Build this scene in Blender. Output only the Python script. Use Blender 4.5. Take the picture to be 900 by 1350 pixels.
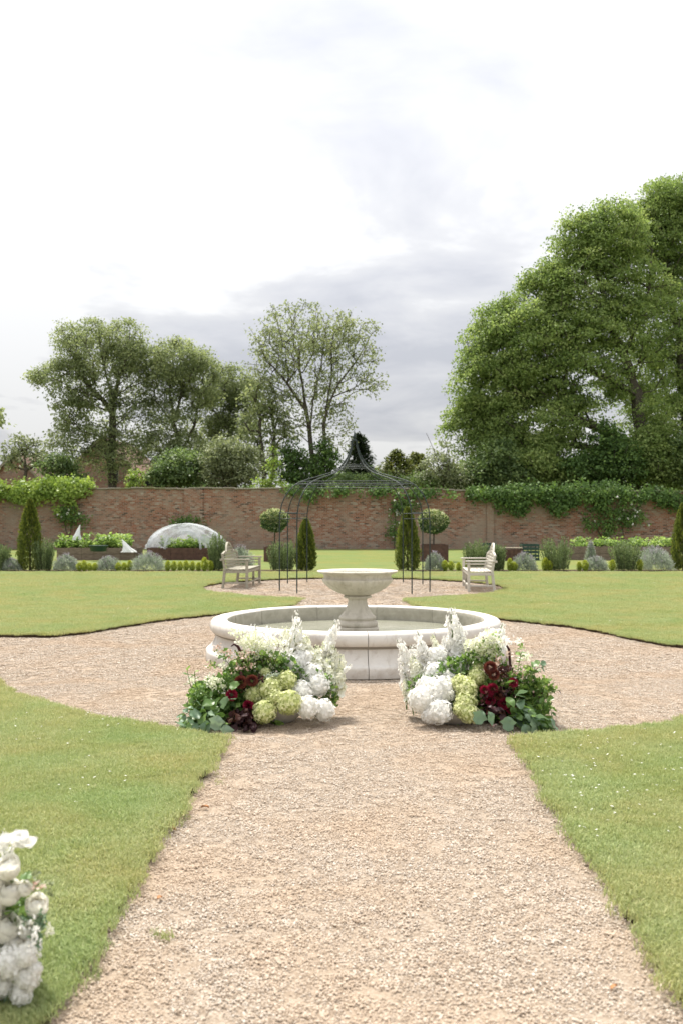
import bpy, math, random
import numpy as np
from mathutils import Vector, Matrix, Euler
PI = math.pi
random.seed(7)
rng = np.random.default_rng(7)
scn = bpy.context.scene
for o in list(bpy.data.objects): bpy.data.objects.remove(o)
col = scn.collection

# ------------------------------------------------------------------ camera
F = 1312.0          # focal length in photograph pixels (35 mm lens on a 36 mm long side)
CAMH, HOR = 1.6, 684.0
cam = bpy.data.cameras.new('camera'); camo = bpy.data.objects.new('camera', cam); col.objects.link(camo)
cam.sensor_fit = 'VERTICAL'; cam.sensor_height = 36.0; cam.sensor_width = 24.0; cam.lens = 36.0*F/1350.0
camo.location = (0, 0, CAMH); camo.rotation_euler = (PI/2 + math.atan((HOR-675)/F), 0, 0)
cam.clip_start = 0.05; cam.clip_end = 3000
cam.dof.use_dof = True; cam.dof.focus_distance = 9.0; cam.dof.aperture_fstop = 3.2
scn.camera = camo

# ------------------------------------------------------------------ world, sun, exposure
SUN_EL, SUN_AZ = math.radians(60), math.radians(-22)      # azimuth from +Y, negative = towards the left
w = bpy.data.worlds.new("World"); scn.world = w; w.use_nodes = True
nt = w.node_tree; N = nt.nodes; L = nt.links; N.clear()
def nd(nodes, t, **k):
    n = nodes.new(t)
    for a, v in k.items(): setattr(n, a, v)
    return n
out = nd(N, 'ShaderNodeOutputWorld'); bg = nd(N, 'ShaderNodeBackground'); bg.inputs['Strength'].default_value = 0.1
sky = nd(N, 'ShaderNodeTexSky', sky_type='NISHITA'); sky.sun_disc = False
sky.sun_elevation = SUN_EL; sky.sun_rotation = SUN_AZ; sky.dust_density = 2.0
tc = nd(N, 'ShaderNodeTexCoord'); sp = nd(N, 'ShaderNodeSeparateXYZ'); L.new(tc.outputs['Generated'], sp.inputs[0])
def math_(op, a, b=None, c=None, clamp=False):
    n = nd(N, 'ShaderNodeMath', operation=op); n.use_clamp = clamp
    for i, v in enumerate((a, b, c)):
        if v is None: continue
        if isinstance(v, (int, float)): n.inputs[i].default_value = v
        else: L.new(v, n.inputs[i])
    return n.outputs[0]
zz = math_('MAXIMUM', sp.outputs['Z'], 0.0); den = math_('ADD', zz, 0.16)
cx = math_('DIVIDE', sp.outputs['X'], den); cy = math_('DIVIDE', sp.outputs['Y'], den)
cb = nd(N, 'ShaderNodeCombineXYZ'); L.new(cx, cb.inputs[0]); L.new(cy, cb.inputs[1])
def wnoise(scale, detail, rough, off):
    mp = nd(N, 'ShaderNodeMapping'); mp.inputs['Location'].default_value = off; L.new(cb.outputs[0], mp.inputs[0])
    n = nd(N, 'ShaderNodeTexNoise'); n.inputs['Scale'].default_value = scale; n.inputs['Detail'].default_value = detail
    n.inputs['Roughness'].default_value = rough; n.inputs['Distortion'].default_value = 0.35; L.new(mp.outputs[0], n.inputs['Vector']); return n.outputs['Fac']
CL_OFF = (3.1, 1.7, 0.0)
n1 = wnoise(0.75, 6, 0.5, CL_OFF); n2 = wnoise(2.3, 5, 0.55, (9.2, 4.4, 0))
mixn = math_('ADD', math_('MULTIPLY', math_('SUBTRACT', n1, .5), 1.05), math_('ADD', math_('MULTIPLY', n2, 0.55), .20))
low = math_('SUBTRACT', 0.33, zz, clamp=True)           # clouds look greyer towards the horizon (more cloud base is seen)
v = math_('SUBTRACT', mixn, math_('MULTIPLY', low, 0.22))
cr = nd(N, 'ShaderNodeValToRGB'); L.new(v, cr.inputs[0])
e = cr.color_ramp.elements
e[0].position = 0.24; e[0].color = (3.75, 3.83, 4.15, 1)
e[1].position = 0.465; e[1].color = (5.9, 5.9, 5.9, 1)
x = cr.color_ramp.elements.new(0.32); x.color = (4.3, 4.35, 4.6, 1)
x = cr.color_ramp.elements.new(0.40); x.color = (4.85, 4.87, 5.0, 1)
mx = nd(N, 'ShaderNodeMix', data_type='RGBA'); mx.inputs[0].default_value = 0.94
L.new(sky.outputs[0], mx.inputs[6]); L.new(cr.outputs[0], mx.inputs[7])
cie = math_('DIVIDE', math_('ADD', 1.0, math_('MULTIPLY', zz, 2.0)), 1.6)      # an overcast sky is brighter overhead than at the horizon
vs = nd(N, 'ShaderNodeVectorMath', operation='SCALE'); L.new(mx.outputs[2], vs.inputs[0]); L.new(cie, vs.inputs['Scale'])
L.new(vs.outputs[0], bg.inputs['Color']); L.new(bg.outputs[0], out.inputs[0])
sl = bpy.data.lights.new('sun', 'SUN'); slo = bpy.data.objects.new('sun', sl); col.objects.link(slo)
sl.energy = 3.7; sl.angle = math.radians(5); sl.color = (1.0, 0.95, 0.87)
sd = Vector((math.sin(SUN_AZ)*math.cos(SUN_EL), math.cos(SUN_AZ)*math.cos(SUN_EL), math.sin(SUN_EL)))
slo.rotation_euler = (-sd).to_track_quat('-Z', 'Y').to_euler(); slo.location = sd*60
scn.view_settings.view_transform = 'Standard'; scn.view_settings.look = 'None'
scn.view_settings.exposure = 0.97; scn.view_settings.gamma = 1.0
scn.render.engine = 'CYCLES'; scn.cycles.max_bounces = 8; scn.cycles.transparent_max_bounces = 12
try: scn.cycles.use_denoising = True
except Exception: pass

# ------------------------------------------------------------------ helpers
def W(px, py, d):   # the place seen at photograph pixel (px, py), d metres away
    return Vector(((px-450)/F*d, d, CAMH-(py-HOR)/F*d))
def G(px, py):      # the ground point seen there
    return W(px, py, F*CAMH/(py-HOR))
def tag(o, label=None, cat=None, group=None, kind=None):
    if label: o['label'] = label
    if cat: o['category'] = cat
    if group: o['group'] = group
    if kind: o['kind'] = kind
    return o
def empty(name, loc, rz=0, label=None, cat=None, group=None):
    o = bpy.data.objects.new(name, None); col.objects.link(o); o.location = loc; o.rotation_euler = (0, 0, rz)
    o.empty_display_size = .1
    return tag(o, label, cat, group)
def obj(name, me, mat=None, parent=None, loc=None, rot=None, scale=None):
    o = bpy.data.objects.new(name, me); col.objects.link(o)
    if mat is not None:
        if not me.materials: me.materials.append(mat)
    if parent: o.parent = parent
    if loc is not None: o.location = loc
    if rot is not None: o.rotation_euler = rot
    if scale is not None: o.scale = scale if hasattr(scale, '__len__') else (scale,)*3
    return o
def copy_tree(o, parent=None):
    c = o.copy(); col.objects.link(c); c.parent = parent
    for ch in list(o.children): copy_tree(ch, c)
    return c
class MB:           # collects polygons
    def __init__(s): s.v = []; s.f = []; s.sm = []
    def add(s, V, Fs, smooth=False):
        b = len(s.v); s.v += [tuple(p) for p in V]
        for f in Fs: s.f.append(tuple(i+b for i in f)); s.sm.append(smooth)
        return s
    def box(s, c, d, rot=None, bev=0.0):
        hx, hy, hz = d[0]/2, d[1]/2, d[2]/2; V = []
        if bev <= 0:
            for z in (-hz, hz):
                for (x, y) in ((-hx,-hy),(hx,-hy),(hx,hy),(-hx,hy)): V.append(Vector((x, y, z)))
            Fs = [(0,3,2,1),(4,5,6,7),(0,1,5,4),(1,2,6,5),(2,3,7,6),(3,0,4,7)]
        else:       # chamfered on the edges along every axis: outline ring octagon, pulled in at both ends
            b = bev
            for z, k in ((-hz, b), (-hz+b, 0), (hz-b, 0), (hz, b)):
                X, Y = hx-k, hy-k
                for (x, y) in ((-X+b,-Y),(X-b,-Y),(X,-Y+b),(X,Y-b),(X-b,Y),(-X+b,Y),(-X,Y-b),(-X,-Y+b)): V.append(Vector((x, y, z)))
            Fs = [tuple(range(7,-1,-1)), tuple(range(24,32))]
            for r in range(3):
                for i in range(8): Fs.append((r*8+i, r*8+(i+1)%8, (r+1)*8+(i+1)%8, (r+1)*8+i))
        if rot is not None: V = [rot @ p for p in V]
        return s.add([p+Vector(c) for p in V], Fs)
    def beam(s, a, b, wd, ht, bev=0.0):
        a, b = Vector(a), Vector(b); d = b-a; q = d.to_track_quat('X', 'Z').to_matrix()
        return s.box((a+b)/2, (d.length, wd, ht), q, bev)
    def tube(s, pts, rad, n=6, cap=True):
        pts = [Vector(p) for p in pts]; rings = []
        if not hasattr(rad, '__len__'): rad = [rad]*len(pts)
        up = None
        for i, p in enumerate(pts):
            t = (pts[min(i+1, len(pts)-1)]-pts[max(i-1, 0)]).normalized()
            if up is None: up = t.orthogonal().normalized()
            up = (up - t*up.dot(t)).normalized() if (up - t*up.dot(t)).length > 1e-4 else t.orthogonal().normalized()
            sd_ = t.cross(up)
            rings.append([p + (up*math.cos(2*PI*k/n)+sd_*math.sin(2*PI*k/n))*rad[i] for k in range(n)])
        V = [p for r in rings for p in r]; Fs = []
        for i in range(len(pts)-1):
            for k in range(n): Fs.append((i*n+k, i*n+(k+1)%n, (i+1)*n+(k+1)%n, (i+1)*n+k))
        s.add(V, Fs, True)
        if cap: s.add(rings[0], [tuple(range(n-1,-1,-1))]); s.add(rings[-1], [tuple(range(n))])
        return s
    def lathe(s, prof, n=48, c=(0,0,0), a0=0, a1=2*PI, mod=None, smooth=True, caps=False):
        full = abs(a1-a0-2*PI) < 1e-6; m = n if full else n+1; V = []
        for j in range(m):
            a = a0+(a1-a0)*j/n
            for i, (r, z) in enumerate(prof):
                rr = r if mod is None else r*mod(i, a)
                V.append((c[0]+rr*math.cos(a), c[1]+rr*math.sin(a), c[2]+z))
        k = len(prof); Fs = []
        for j in range(n):
            j2 = (j+1) % m
            for i in range(k-1): Fs.append((j*k+i, j2*k+i, j2*k+i+1, j*k+i+1))
        s.add(V, Fs, smooth)
        if caps:
            s.add([V[i] for i in range(k)], [tuple(range(k))]); s.add([V[(m-1)*k+i] for i in range(k)], [tuple(range(k-1,-1,-1))])
        return s
    def mesh(s, name):
        me = bpy.data.meshes.new(name); me.from_pydata(s.v, [], s.f); me.polygons.foreach_set('use_smooth', s.sm); me.update(); return me
    def build(s, name, mat, parent=None, **k): return obj(name, s.mesh(name), mat, parent, **k)
def sharpen(me, deg=40):
    try: me.set_sharp_from_angle(angle=math.radians(deg))
    except Exception: pass
def quads_mesh(name, V, tint=None, tris=False, smooth=False):
    V = np.ascontiguousarray(V, dtype=np.float32); k = 3 if tris else 4; n = len(V)//k
    me = bpy.data.meshes.new(name); me.vertices.add(n*k); me.vertices.foreach_set('co', V.ravel())
    me.loops.add(n*k); me.loops.foreach_set('vertex_index', np.arange(n*k, dtype=np.int32))
    me.polygons.add(n); me.polygons.foreach_set('loop_start', np.arange(0, n*k, k, dtype=np.int32))
    if smooth: me.polygons.foreach_set('use_smooth', [True]*n)
    me.update(calc_edges=True)
    if tint is not None:
        a = me.attributes.new('leaf_tint', 'FLOAT', 'POINT'); a.data.foreach_set('value', np.repeat(np.asarray(tint, dtype=np.float32), k))
    return me
def unit(a): return a/np.maximum(np.linalg.norm(a, axis=-1, keepdims=True), 1e-9)
def leaf_quads(P, D, U, Ln, Wd, fold=0.12):
    D = unit(D); S = unit(np.cross(D, U)); Nn = np.cross(S, D); Ln = np.asarray(Ln).reshape(-1,1)*np.ones((len(P),1)); Wd = np.asarray(Wd).reshape(-1,1)*np.ones((len(P),1))
    m = P+D*Ln*.45
    V = np.stack([P, m+S*Wd*.5+Nn*Wd*fold, P+D*Ln, m-S*Wd*.5+Nn*Wd*fold], axis=1)
    return V.reshape(-1, 3)
def rnd_dirs(n, r=rng):
    return unit(r.normal(size=(n, 3)))
def in_poly(X, Y, poly):
    ins = np.zeros(len(X), bool); n = len(poly); j = n-1
    for i in range(n):
        xi, yi = poly[i]; xj, yj = poly[j]
        c = ((yi > Y) != (yj > Y)) & (X < (xj-xi)*(Y-yi)/((yj-yi) if yj != yi else 1e-9)+xi); ins ^= c; j = i
    return ins

# ------------------------------------------------------------------ materials
M = {}
def newmat(name):
    m = bpy.data.materials.new(name); m.use_nodes = True; t = m.node_tree; t.nodes.clear()
    o = t.nodes.new('ShaderNodeOutputMaterial'); M[name] = m; return m, t.nodes, t.links, o
def ramp(N, L, fac, stops, interp='LINEAR'):
    r = N.new('ShaderNodeValToRGB'); r.color_ramp.interpolation = interp; es = r.color_ramp.elements
    while len(es) < len(stops): es.new(0.5)
    for q, (p, c) in zip(es, stops): q.position = p; q.color = (*c, 1)
    L.new(fac, r.inputs[0]); return r.outputs[0]
def noise(N, L, vec, scale, detail=4, rough=.5, dim=None, dist=0):
    n = N.new('ShaderNodeTexNoise'); n.inputs['Scale'].default_value = scale; n.inputs['Detail'].default_value = detail
    n.inputs['Roughness'].default_value = rough; n.inputs['Distortion'].default_value = dist
    if vec is not None: L.new(vec, n.inputs['Vector'])
    return n.outputs['Fac']
def mixc(N, L, fac, a, b, mode='MIX'):
    n = N.new('ShaderNodeMix'); n.data_type = 'RGBA'; n.blend_type = mode
    for i, v in ((0, fac), (6, a), (7, b)):
        if isinstance(v, (int, float)): n.inputs[i].default_value = v
        elif isinstance(v, tuple): n.inputs[i].default_value = (*v, 1)
        else: L.new(v, n.inputs[i])
    return n.outputs[2]
def bump(N, L, h, strength, dist=0.01):
    b = N.new('ShaderNodeBump'); b.inputs['Strength'].default_value = strength; b.inputs['Distance'].default_value = dist; L.new(h, b.inputs['Height']); return b.outputs[0]
def pbsdf(N, L, o, colr, rough=.8, spec=.3, normal=None, metal=0):
    b = N.new('ShaderNodeBsdfPrincipled')
    if isinstance(colr, tuple): b.inputs['Base Color'].default_value = (*colr, 1)
    else: L.new(colr, b.inputs['Base Color'])
    b.inputs['Roughness'].default_value = rough; b.inputs['Specular IOR Level'].default_value = spec; b.inputs['Metallic'].default_value = metal
    if normal is not None: L.new(normal, b.inputs['Normal'])
    if o is not None: L.new(b.outputs[0], o.inputs[0])
    return b
def coords(N, which='Object'):
    return N.new('ShaderNodeTexCoord').outputs[which]
def leafmat(name, stops, trans=0.35, rough=.5, spec=.35, tcol=1.5, patch=None, tb=.8):
    m, N, L, o = newmat(name)
    if 'petal' in name: tb = .97
    a = N.new('ShaderNodeAttribute'); a.attribute_name = 'leaf_tint'
    c = ramp(N, L, a.outputs['Fac'], stops)
    if patch:
        g0 = N.new('ShaderNodeNewGeometry'); c = mixc(N, L, ramp(N, L, noise(N, L, g0.outputs['Position'], .55, 5, .65, dist=1), [(.46, (0,0,0)), (.62, (1,1,1))]), c, mixc(N, L, 1.0, c, (.87,.955,.87), 'MULTIPLY'))
        g = N.new('ShaderNodeNewGeometry'); f = noise(N, L, g.outputs['Position'], patch[0], 3)
        c = mixc(N, L, ramp(N, L, f, [(.38, (0,0,0)), (.64, (1,1,1))]), c, mixc(N, L, 1.0, c, patch[1], 'MULTIPLY'))
    b = pbsdf(N, L, None, c, rough, spec)
    t = N.new('ShaderNodeBsdfTranslucent'); L.new(mixc(N, L, 1.0, c, (tcol, tcol, tcol*tb), 'MULTIPLY'), t.inputs[0])
    x = N.new('ShaderNodeMixShader'); x.inputs[0].default_value = trans
    L.new(b.outputs[0], x.inputs[1]); L.new(t.outputs[0], x.inputs[2]); L.new(x.outputs[0], o.inputs[0]); return m
leafmat('sycamore_leaf', [(0, (.13,.195,.06)), (.5, (.225,.30,.095)), (1, (.36,.42,.155))], .40, .6, .2)
leafmat('ash_leaf', [(0, (.14,.175,.085)), (.5, (.22,.26,.125)), (1, (.34,.375,.19))], .42, .6, .2)
leafmat('open_ash_leaf', [(0, (.15,.18,.095)), (.5, (.22,.255,.13)), (1, (.33,.36,.20))], .4, .6, .2)
leafmat('conifer_leaf', [(0, (0.023,0.039,0.019)), (.6, (0.039,0.062,0.029)), (1, (0.078,0.104,0.039))], .15)
leafmat('yew_leaf', [(0, (0.078,0.098,0.030)), (.6, (0.130,0.156,0.042)), (1, (0.221,0.234,0.060))], .2)
leafmat('shrub_leaf', [(0, (.06,.10,.035)), (.5, (.12,.18,.06)), (1, (.24,.31,.11))], .38, .55, .3)
leafmat('pale_shrub_leaf', [(0, (0.120,0.144,0.072)), (.5, (0.204,0.240,0.120)), (1, (0.336,0.372,0.204))], .3)
leafmat('ivy_leaf', [(0, (0.040,0.075,0.022)), (.5, (0.080,0.143,0.038)), (1, (0.176,0.270,0.060))], .22, .62, .2)
leafmat('vine_leaf', [(0, (0.108,0.169,0.033)), (.5, (0.216,0.312,0.058)), (1, (0.378,0.468,0.104))], .35)
leafmat('thuja_leaf', [(0, (0.053,0.077,0.017)), (.5, (0.112,0.147,0.025)), (1, (0.240,0.259,0.042))], .2)
leafmat('rosemary_leaf', [(0, (0.081,0.121,0.049)), (.5, (0.162,0.216,0.091)), (1, (0.284,0.351,0.154))], .2)
leafmat('silver_leaf', [(0, (0.195,0.234,0.182)), (.5, (0.338,0.390,0.312)), (1, (0.494,0.546,0.468))], .15)
leafmat('lavender_bloom', [(0, (.25,.22,.27)), (1, (.42,.38,.45))], .15)
leafmat('box_leaf', [(0, (.10,.15,.02)), (.5, (.24,.30,.035)), (1, (.42,.44,.06))], .35)
leafmat('salad_leaf', [(0, (.07,.12,.03)), (.5, (.16,.25,.06)), (1, (.34,.44,.14))], .4)
leafmat('holly_leaf', [(0, (0.039,0.078,0.026)), (.45, (0.104,0.169,0.052)), (.55, (0.325,0.364,0.156)), (1, (0.650,0.650,0.416))], .2)
leafmat('bouquet_leaf', [(0, (.06,.12,.03)), (.5, (.14,.24,.06)), (1, (.27,.40,.10))], .3, .4)
leafmat('grey_leaf', [(0, (.10,.17,.10)), (.5, (.17,.26,.16)), (1, (.27,.36,.24))], .25, .45)
leafmat('copper_leaf', [(0, (.03,.012,.015)), (.6, (.06,.02,.022)), (1, (.12,.05,.03))], .2)
leafmat('white_petal', [(0, (.80,.79,.75)), (.5, (.87,.86,.835)), (1, (.92,.91,.89))], .46, .6, .2, 1.0)
leafmat('cream_petal', [(0, (.60,.66,.38)), (.35, (.80,.81,.64)), (1, (.89,.88,.80))], .36, .6, .2, 1.0)
leafmat('ivory_petal', [(0, (.78,.75,.64)), (.5, (.86,.84,.77)), (1, (.91,.895,.85))], .5, .6, .2, 1.0)
leafmat('lime_petal', [(0, (.44,.50,.18)), (.5, (.64,.67,.32)), (1, (.80,.80,.50))], .38, .6, .2, 1.0)
leafmat('crimson_petal', [(0, (.13,.006,.02)), (.6, (.27,.012,.04)), (1, (.45,.04,.09))], .2, .5, .3, 1.0)
leafmat('maroon_petal', [(0, (.05,.01,.012)), (.6, (.11,.022,.018)), (1, (.25,.08,.05))], .15, .5, .3, 1.0)
leafmat('pink_petal', [(0, (.36,.20,.14)), (.4, (.62,.45,.38)), (1, (.80,.70,.62))], .25, .6, .2, 1.0)
leafmat('grass_blade', [(0, (.235,.29,.125)), (.45, (.355,.405,.18)), (.8, (.455,.48,.24)), (1, (.60,.55,.34))], .3, .6, .15, 1.2,
        patch=(1.3, (1.12, .98, .95)))
def bark(name, a, b):
    m, N, L, o = newmat(name); c = coords(N); f = noise(N, L, c, 6, 6, .65, dist=1)
    pbsdf(N, L, o, ramp(N, L, f, [(.3, a), (.7, b)]), .95, .1, bump(N, L, f, .8, .05))
bark('bark', (.05,.042,.032), (.13,.115,.09)); bark('twig', (.06,.05,.035), (.12,.10,.075))

def stone():
    m, N, L, o = newmat('stone'); c = coords(N)
    a = noise(N, L, c, 2.2, 6, .6); b = noise(N, L, c, 45, 4, .7); st = noise(N, L, c, 9, 5, .65, dist=.6)
    col_ = ramp(N, L, a, [(.3, (.51,.475,.43)), (.5, (.585,.555,.51)), (.72, (.64,.615,.58))])
    col_ = mixc(N, L, ramp(N, L, st, [(.52, (0,0,0)), (.72, (.6,.6,.6))]), col_, (.36,.31,.26))
    sx = N.new('ShaderNodeSeparateXYZ'); L.new(c, sx.inputs[0])          # splashes of damp and dirt low down
    mr = N.new('ShaderNodeMapRange'); mr.inputs[1].default_value = .0; mr.inputs[2].default_value = .13; mr.inputs[3].default_value = .9; mr.inputs[4].default_value = 0; L.new(sx.outputs[2], mr.inputs[0])
    mu = N.new('ShaderNodeMath'); mu.operation = 'MULTIPLY'; L.new(mr.outputs[0], mu.inputs[0]); L.new(st, mu.inputs[1])
    col_ = mixc(N, L, mu.outputs[0], col_, (.36,.30,.24))
    vm = N.new('ShaderNodeVectorMath'); vm.operation = 'MULTIPLY'; vm.inputs[1].default_value = (1,1,0); L.new(c, vm.inputs[0])
    vl = N.new('ShaderNodeVectorMath'); vl.operation = 'LENGTH'; L.new(vm.outputs[0], vl.inputs[0])
    lt = N.new('ShaderNodeMath'); lt.operation = 'LESS_THAN'; lt.inputs[1].default_value = 1.4775; L.new(vl.outputs[1], lt.inputs[0])     # the wet, algae stained inner face
    col_ = mixc(N, L, lt.outputs[0], col_, ramp(N, L, st, [(.3, (.28,.265,.21)), (.7, (.41,.385,.32))]))
    h = N.new('ShaderNodeMath'); h.operation = 'ADD'; L.new(a, h.inputs[0]); L.new(b, h.inputs[1])
    pbsdf(N, L, o, col_, .82, .25, bump(N, L, h.outputs[0], .35, .006))
stone()
def stone_urn():
    m, N, L, o = newmat('aged_stone'); c = coords(N)
    a = noise(N, L, c, 3.5, 6, .6); b = noise(N, L, c, 60, 4, .7); st = noise(N, L, c, 11, 5, .65, dist=1)
    mp = N.new('ShaderNodeMapping'); mp.inputs['Scale'].default_value = (14, 14, 1.6); L.new(c, mp.inputs[0]); dr = noise(N, L, mp.outputs[0], 1, 4, .6)
    col_ = ramp(N, L, a, [(.3, (.43,.39,.32)), (.55, (.53,.49,.42)), (.75, (.60,.565,.505))])
    col_ = mixc(N, L, ramp(N, L, st, [(.55, (0,0,0)), (.75, (.5,.5,.5))]), col_, (.28,.24,.175))
    col_ = mixc(N, L, ramp(N, L, dr, [(.5, (0,0,0)), (.72, (.45,.45,.45))]), col_, (.26,.23,.175))
    pbsdf(N, L, o, col_, .85, .2, bump(N, L, b, .4, .004))
stone_urn()
m, N_, L_, o_ = newmat('mortar'); pbsdf(N_, L_, o_, (.24,.22,.19), .95, .1)
def water():
    m, N, L, o = newmat('pool_water'); c = coords(N)
    mp = N.new('ShaderNodeMapping'); mp.inputs['Scale'].default_value = (3, 9, 1); L.new(c, mp.inputs[0])
    a = noise(N, L, mp.outputs[0], 2.2, 3, .55); b = noise(N, L, c, 1.3, 3)
    col_ = ramp(N, L, b, [(.35, (.24,.245,.18)), (.65, (.32,.315,.25))])
    pbsdf(N, L, o, col_, .07, .5, bump(N, L, a, .30, .03))
water()
def gravel_mat(name, stops, sandy, bumpy):
    m, N, L, o = newmat(name); g = N.new('ShaderNodeNewGeometry'); P = g.outputs['Position']
    v = N.new('ShaderNodeTexVoronoi'); v.inputs['Scale'].default_value = 85; L.new(P, v.inputs['Vector'])
    sp = N.new('ShaderNodeSeparateColor'); L.new(v.outputs['Color'], sp.inputs[0])
    c = ramp(N, L, sp.outputs[0], stops)
    pn = noise(N, L, P, .9, 5, .6, dist=.5)
    c = mixc(N, L, ramp(N, L, pn, [(.46, (0,0,0)), (.66, (.8,.8,.8))]), c, sandy)
    fn = noise(N, L, P, 30, 5, .7)
    c = mixc(N, L, .35, c, ramp(N, L, fn, [(.3, (.16,.12,.09)), (.7, (.33,.27,.215))]))
    pbsdf(N, L, o, c, .95, .12, bump(N, L, v.outputs['Distance'], bumpy, .01))
gravel_mat('gravel_bed', [(0, (.18,.14,.10)), (.35, (.27,.215,.16)), (.7, (.335,.275,.215)), (1, (.40,.345,.28))], (.36,.275,.195), .6)
def pebble_mat():
    m, N, L, o = newmat('pebble'); a = N.new('ShaderNodeAttribute'); a.attribute_name = 'leaf_tint'
    oi = N.new('ShaderNodeObjectInfo'); ad = N.new('ShaderNodeMath'); ad.operation = 'ADD'; L.new(a.outputs['Fac'], ad.inputs[0]); L.new(oi.outputs['Random'], ad.inputs[1])
    fr = N.new('ShaderNodeMath'); fr.operation = 'FRACT'; L.new(ad.outputs[0], fr.inputs[0])
    c = ramp(N, L, fr.outputs[0], [(0, (.28,.22,.165)), (.12, (.36,.285,.215)), (.35, (.415,.335,.26)), (.6, (.455,.38,.305)), (.85, (.495,.43,.36)), (1, (.60,.545,.48))])
    g = N.new('ShaderNodeNewGeometry'); pn = noise(N, L, g.outputs['Position'], .9, 5, .6, dist=.5)
    c = mixc(N, L, ramp(N, L, pn, [(.46, (0,0,0)), (.62, (.68,.68,.68))]), c, (.44,.335,.24))
    pbsdf(N, L, o, c, .85, .2)
pebble_mat()
def turf(name, stops, rough=.95):
    m, N, L, o = newmat(name); g = N.new('ShaderNodeNewGeometry'); P = g.outputs['Position']
    a = noise(N, L, P, 1.3, 3); b = noise(N, L, P, 60, 4, .75); c3 = noise(N, L, P, .35, 3)
    c = ramp(N, L, b, stops)
    c = mixc(N, L, ramp(N, L, a, [(.38, (0,0,0)), (.64, (1,1,1))]), c, mixc(N, L, 1.0, c, (1.2,1.03,1.0), 'MULTIPLY'))
    c = mixc(N, L, ramp(N, L, c3, [(.42, (0,0,0)), (.6, (1,1,1))]), c, mixc(N, L, 1.0, c, (1.1,.98,.9), 'MULTIPLY'))
    c = mixc(N, L, ramp(N, L, noise(N, L, P, .55, 5, .65, dist=1), [(.46, (0,0,0)), (.62, (1,1,1))]), c, mixc(N, L, 1.0, c, (.87,.955,.87), 'MULTIPLY'))
    pbsdf(N, L, o, c, rough, .1, bump(N, L, b, .6, .02))
turf('turf', [(.25, (.115,.135,.045)), (.5, (.165,.19,.065)), (.75, (.215,.235,.09))])
turf('rear_turf', [(.25, (.09,.125,.04)), (.5, (.13,.17,.055)), (.75, (.165,.20,.075))])
turf('field_turf', [(.25, (.05,.08,.02)), (.5, (.08,.11,.03)), (.75, (.12,.14,.04))])
def soil():
    m, N, L, o = newmat('soil'); g = N.new('ShaderNodeNewGeometry'); P = g.outputs['Position']; a = noise(N, L, P, 25, 6, .7)
    pbsdf(N, L, o, ramp(N, L, a, [(.3, (.035,.025,.016)), (.7, (.11,.08,.055))]), .98, .05, bump(N, L, a, 1, .03))
soil()
def brick():
    m, N, L, o = newmat('brickwork'); c = coords(N); s = N.new('ShaderNodeSeparateXYZ'); L.new(c, s.inputs[0])
    cb_ = N.new('ShaderNodeCombineXYZ'); L.new(s.outputs[0], cb_.inputs[0]); L.new(s.outputs[2], cb_.inputs[1])
    b = N.new('ShaderNodeTexBrick'); L.new(cb_.outputs[0], b.inputs['Vector'])
    b.inputs['Scale'].default_value = 1.0; b.inputs['Brick Width'].default_value = .23; b.inputs['Row Height'].default_value = .077
    b.inputs['Mortar Size'].default_value = .011; b.inputs['Mortar Smooth'].default_value = .3; b.inputs['Bias'].default_value = 0
    b.inputs['Color1'].default_value = (0,0,0,1); b.inputs['Color2'].default_value = (1,1,1,1); b.inputs['Mortar'].default_value = (.5,.5,.5,1)
    base = ramp(N, L, b.outputs['Color'], [(0, (.06,.044,.038)), (.15, (.19,.085,.058)), (.5, (.30,.125,.08)), (.8, (.32,.175,.12)), (1, (.36,.30,.25))])
    big = noise(N, L, c, .45, 5, .6, dist=.8); mid = noise(N, L, c, 2.4, 5, .65, dist=.4); fine = noise(N, L, c, 3.6, 5, .8)
    base = mixc(N, L, ramp(N, L, big, [(.45, (0,0,0)), (.63, (.8,.8,.8))]), base, (.31,.235,.185))
    base = mixc(N, L, ramp(N, L, mid, [(.55, (0,0,0)), (.72, (.75,.75,.75))]), base, (.32,.25,.20))
    base = mixc(N, L, ramp(N, L, mid, [(.3, (.65,.65,.65)), (.45, (0,0,0))]), base, (.33,.12,.07))
    base = mixc(N, L, ramp(N, L, fine, [(.57, (0,0,0)), (.68, (.85,.85,.85))]), base, (.46,.42,.37))
    base = mixc(N, L, ramp(N, L, fine, [(.30, (.8,.8,.8)), (.40, (0,0,0))]), base, (.09,.075,.062))
    cc = mixc(N, L, b.outputs['Fac'], base, (.31,.26,.21))
    hb = N.new('ShaderNodeMapRange'); hb.inputs[1].default_value = .1; hb.inputs[2].default_value = .8; hb.inputs[3].default_value = .6; hb.inputs[4].default_value = 0; L.new(s.outputs[2], hb.inputs[0])
    mm = N.new('ShaderNodeMath'); mm.operation = 'MULTIPLY'; L.new(hb.outputs[0], mm.inputs[0]); L.new(mid, mm.inputs[1])
    cc = mixc(N, L, mm.outputs[0], cc, (.21,.205,.165))
    h = N.new('ShaderNodeMath'); h.operation = 'SUBTRACT'; L.new(fine, h.inputs[0]); L.new(b.outputs['Fac'], h.inputs[1])
    pbsdf(N, L, o, cc, .95, .1, bump(N, L, h.outputs[0], .8, .02))
brick()
def simple(name, a, b, scale, rough=.8, spec=.3, bs=.3, metal=0, stretch=None):
    m, N, L, o = newmat(name); c = coords(N)
    if stretch: mp = N.new('ShaderNodeMapping'); mp.inputs['Scale'].default_value = stretch; L.new(c, mp.inputs[0]); c = mp.outputs[0]
    f = noise(N, L, c, scale, 5, .65, dist=.4); pbsdf(N, L, o, ramp(N, L, f, [(.3, a), (.7, b)]), rough, spec, bump(N, L, f, bs, .005), metal)
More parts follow.
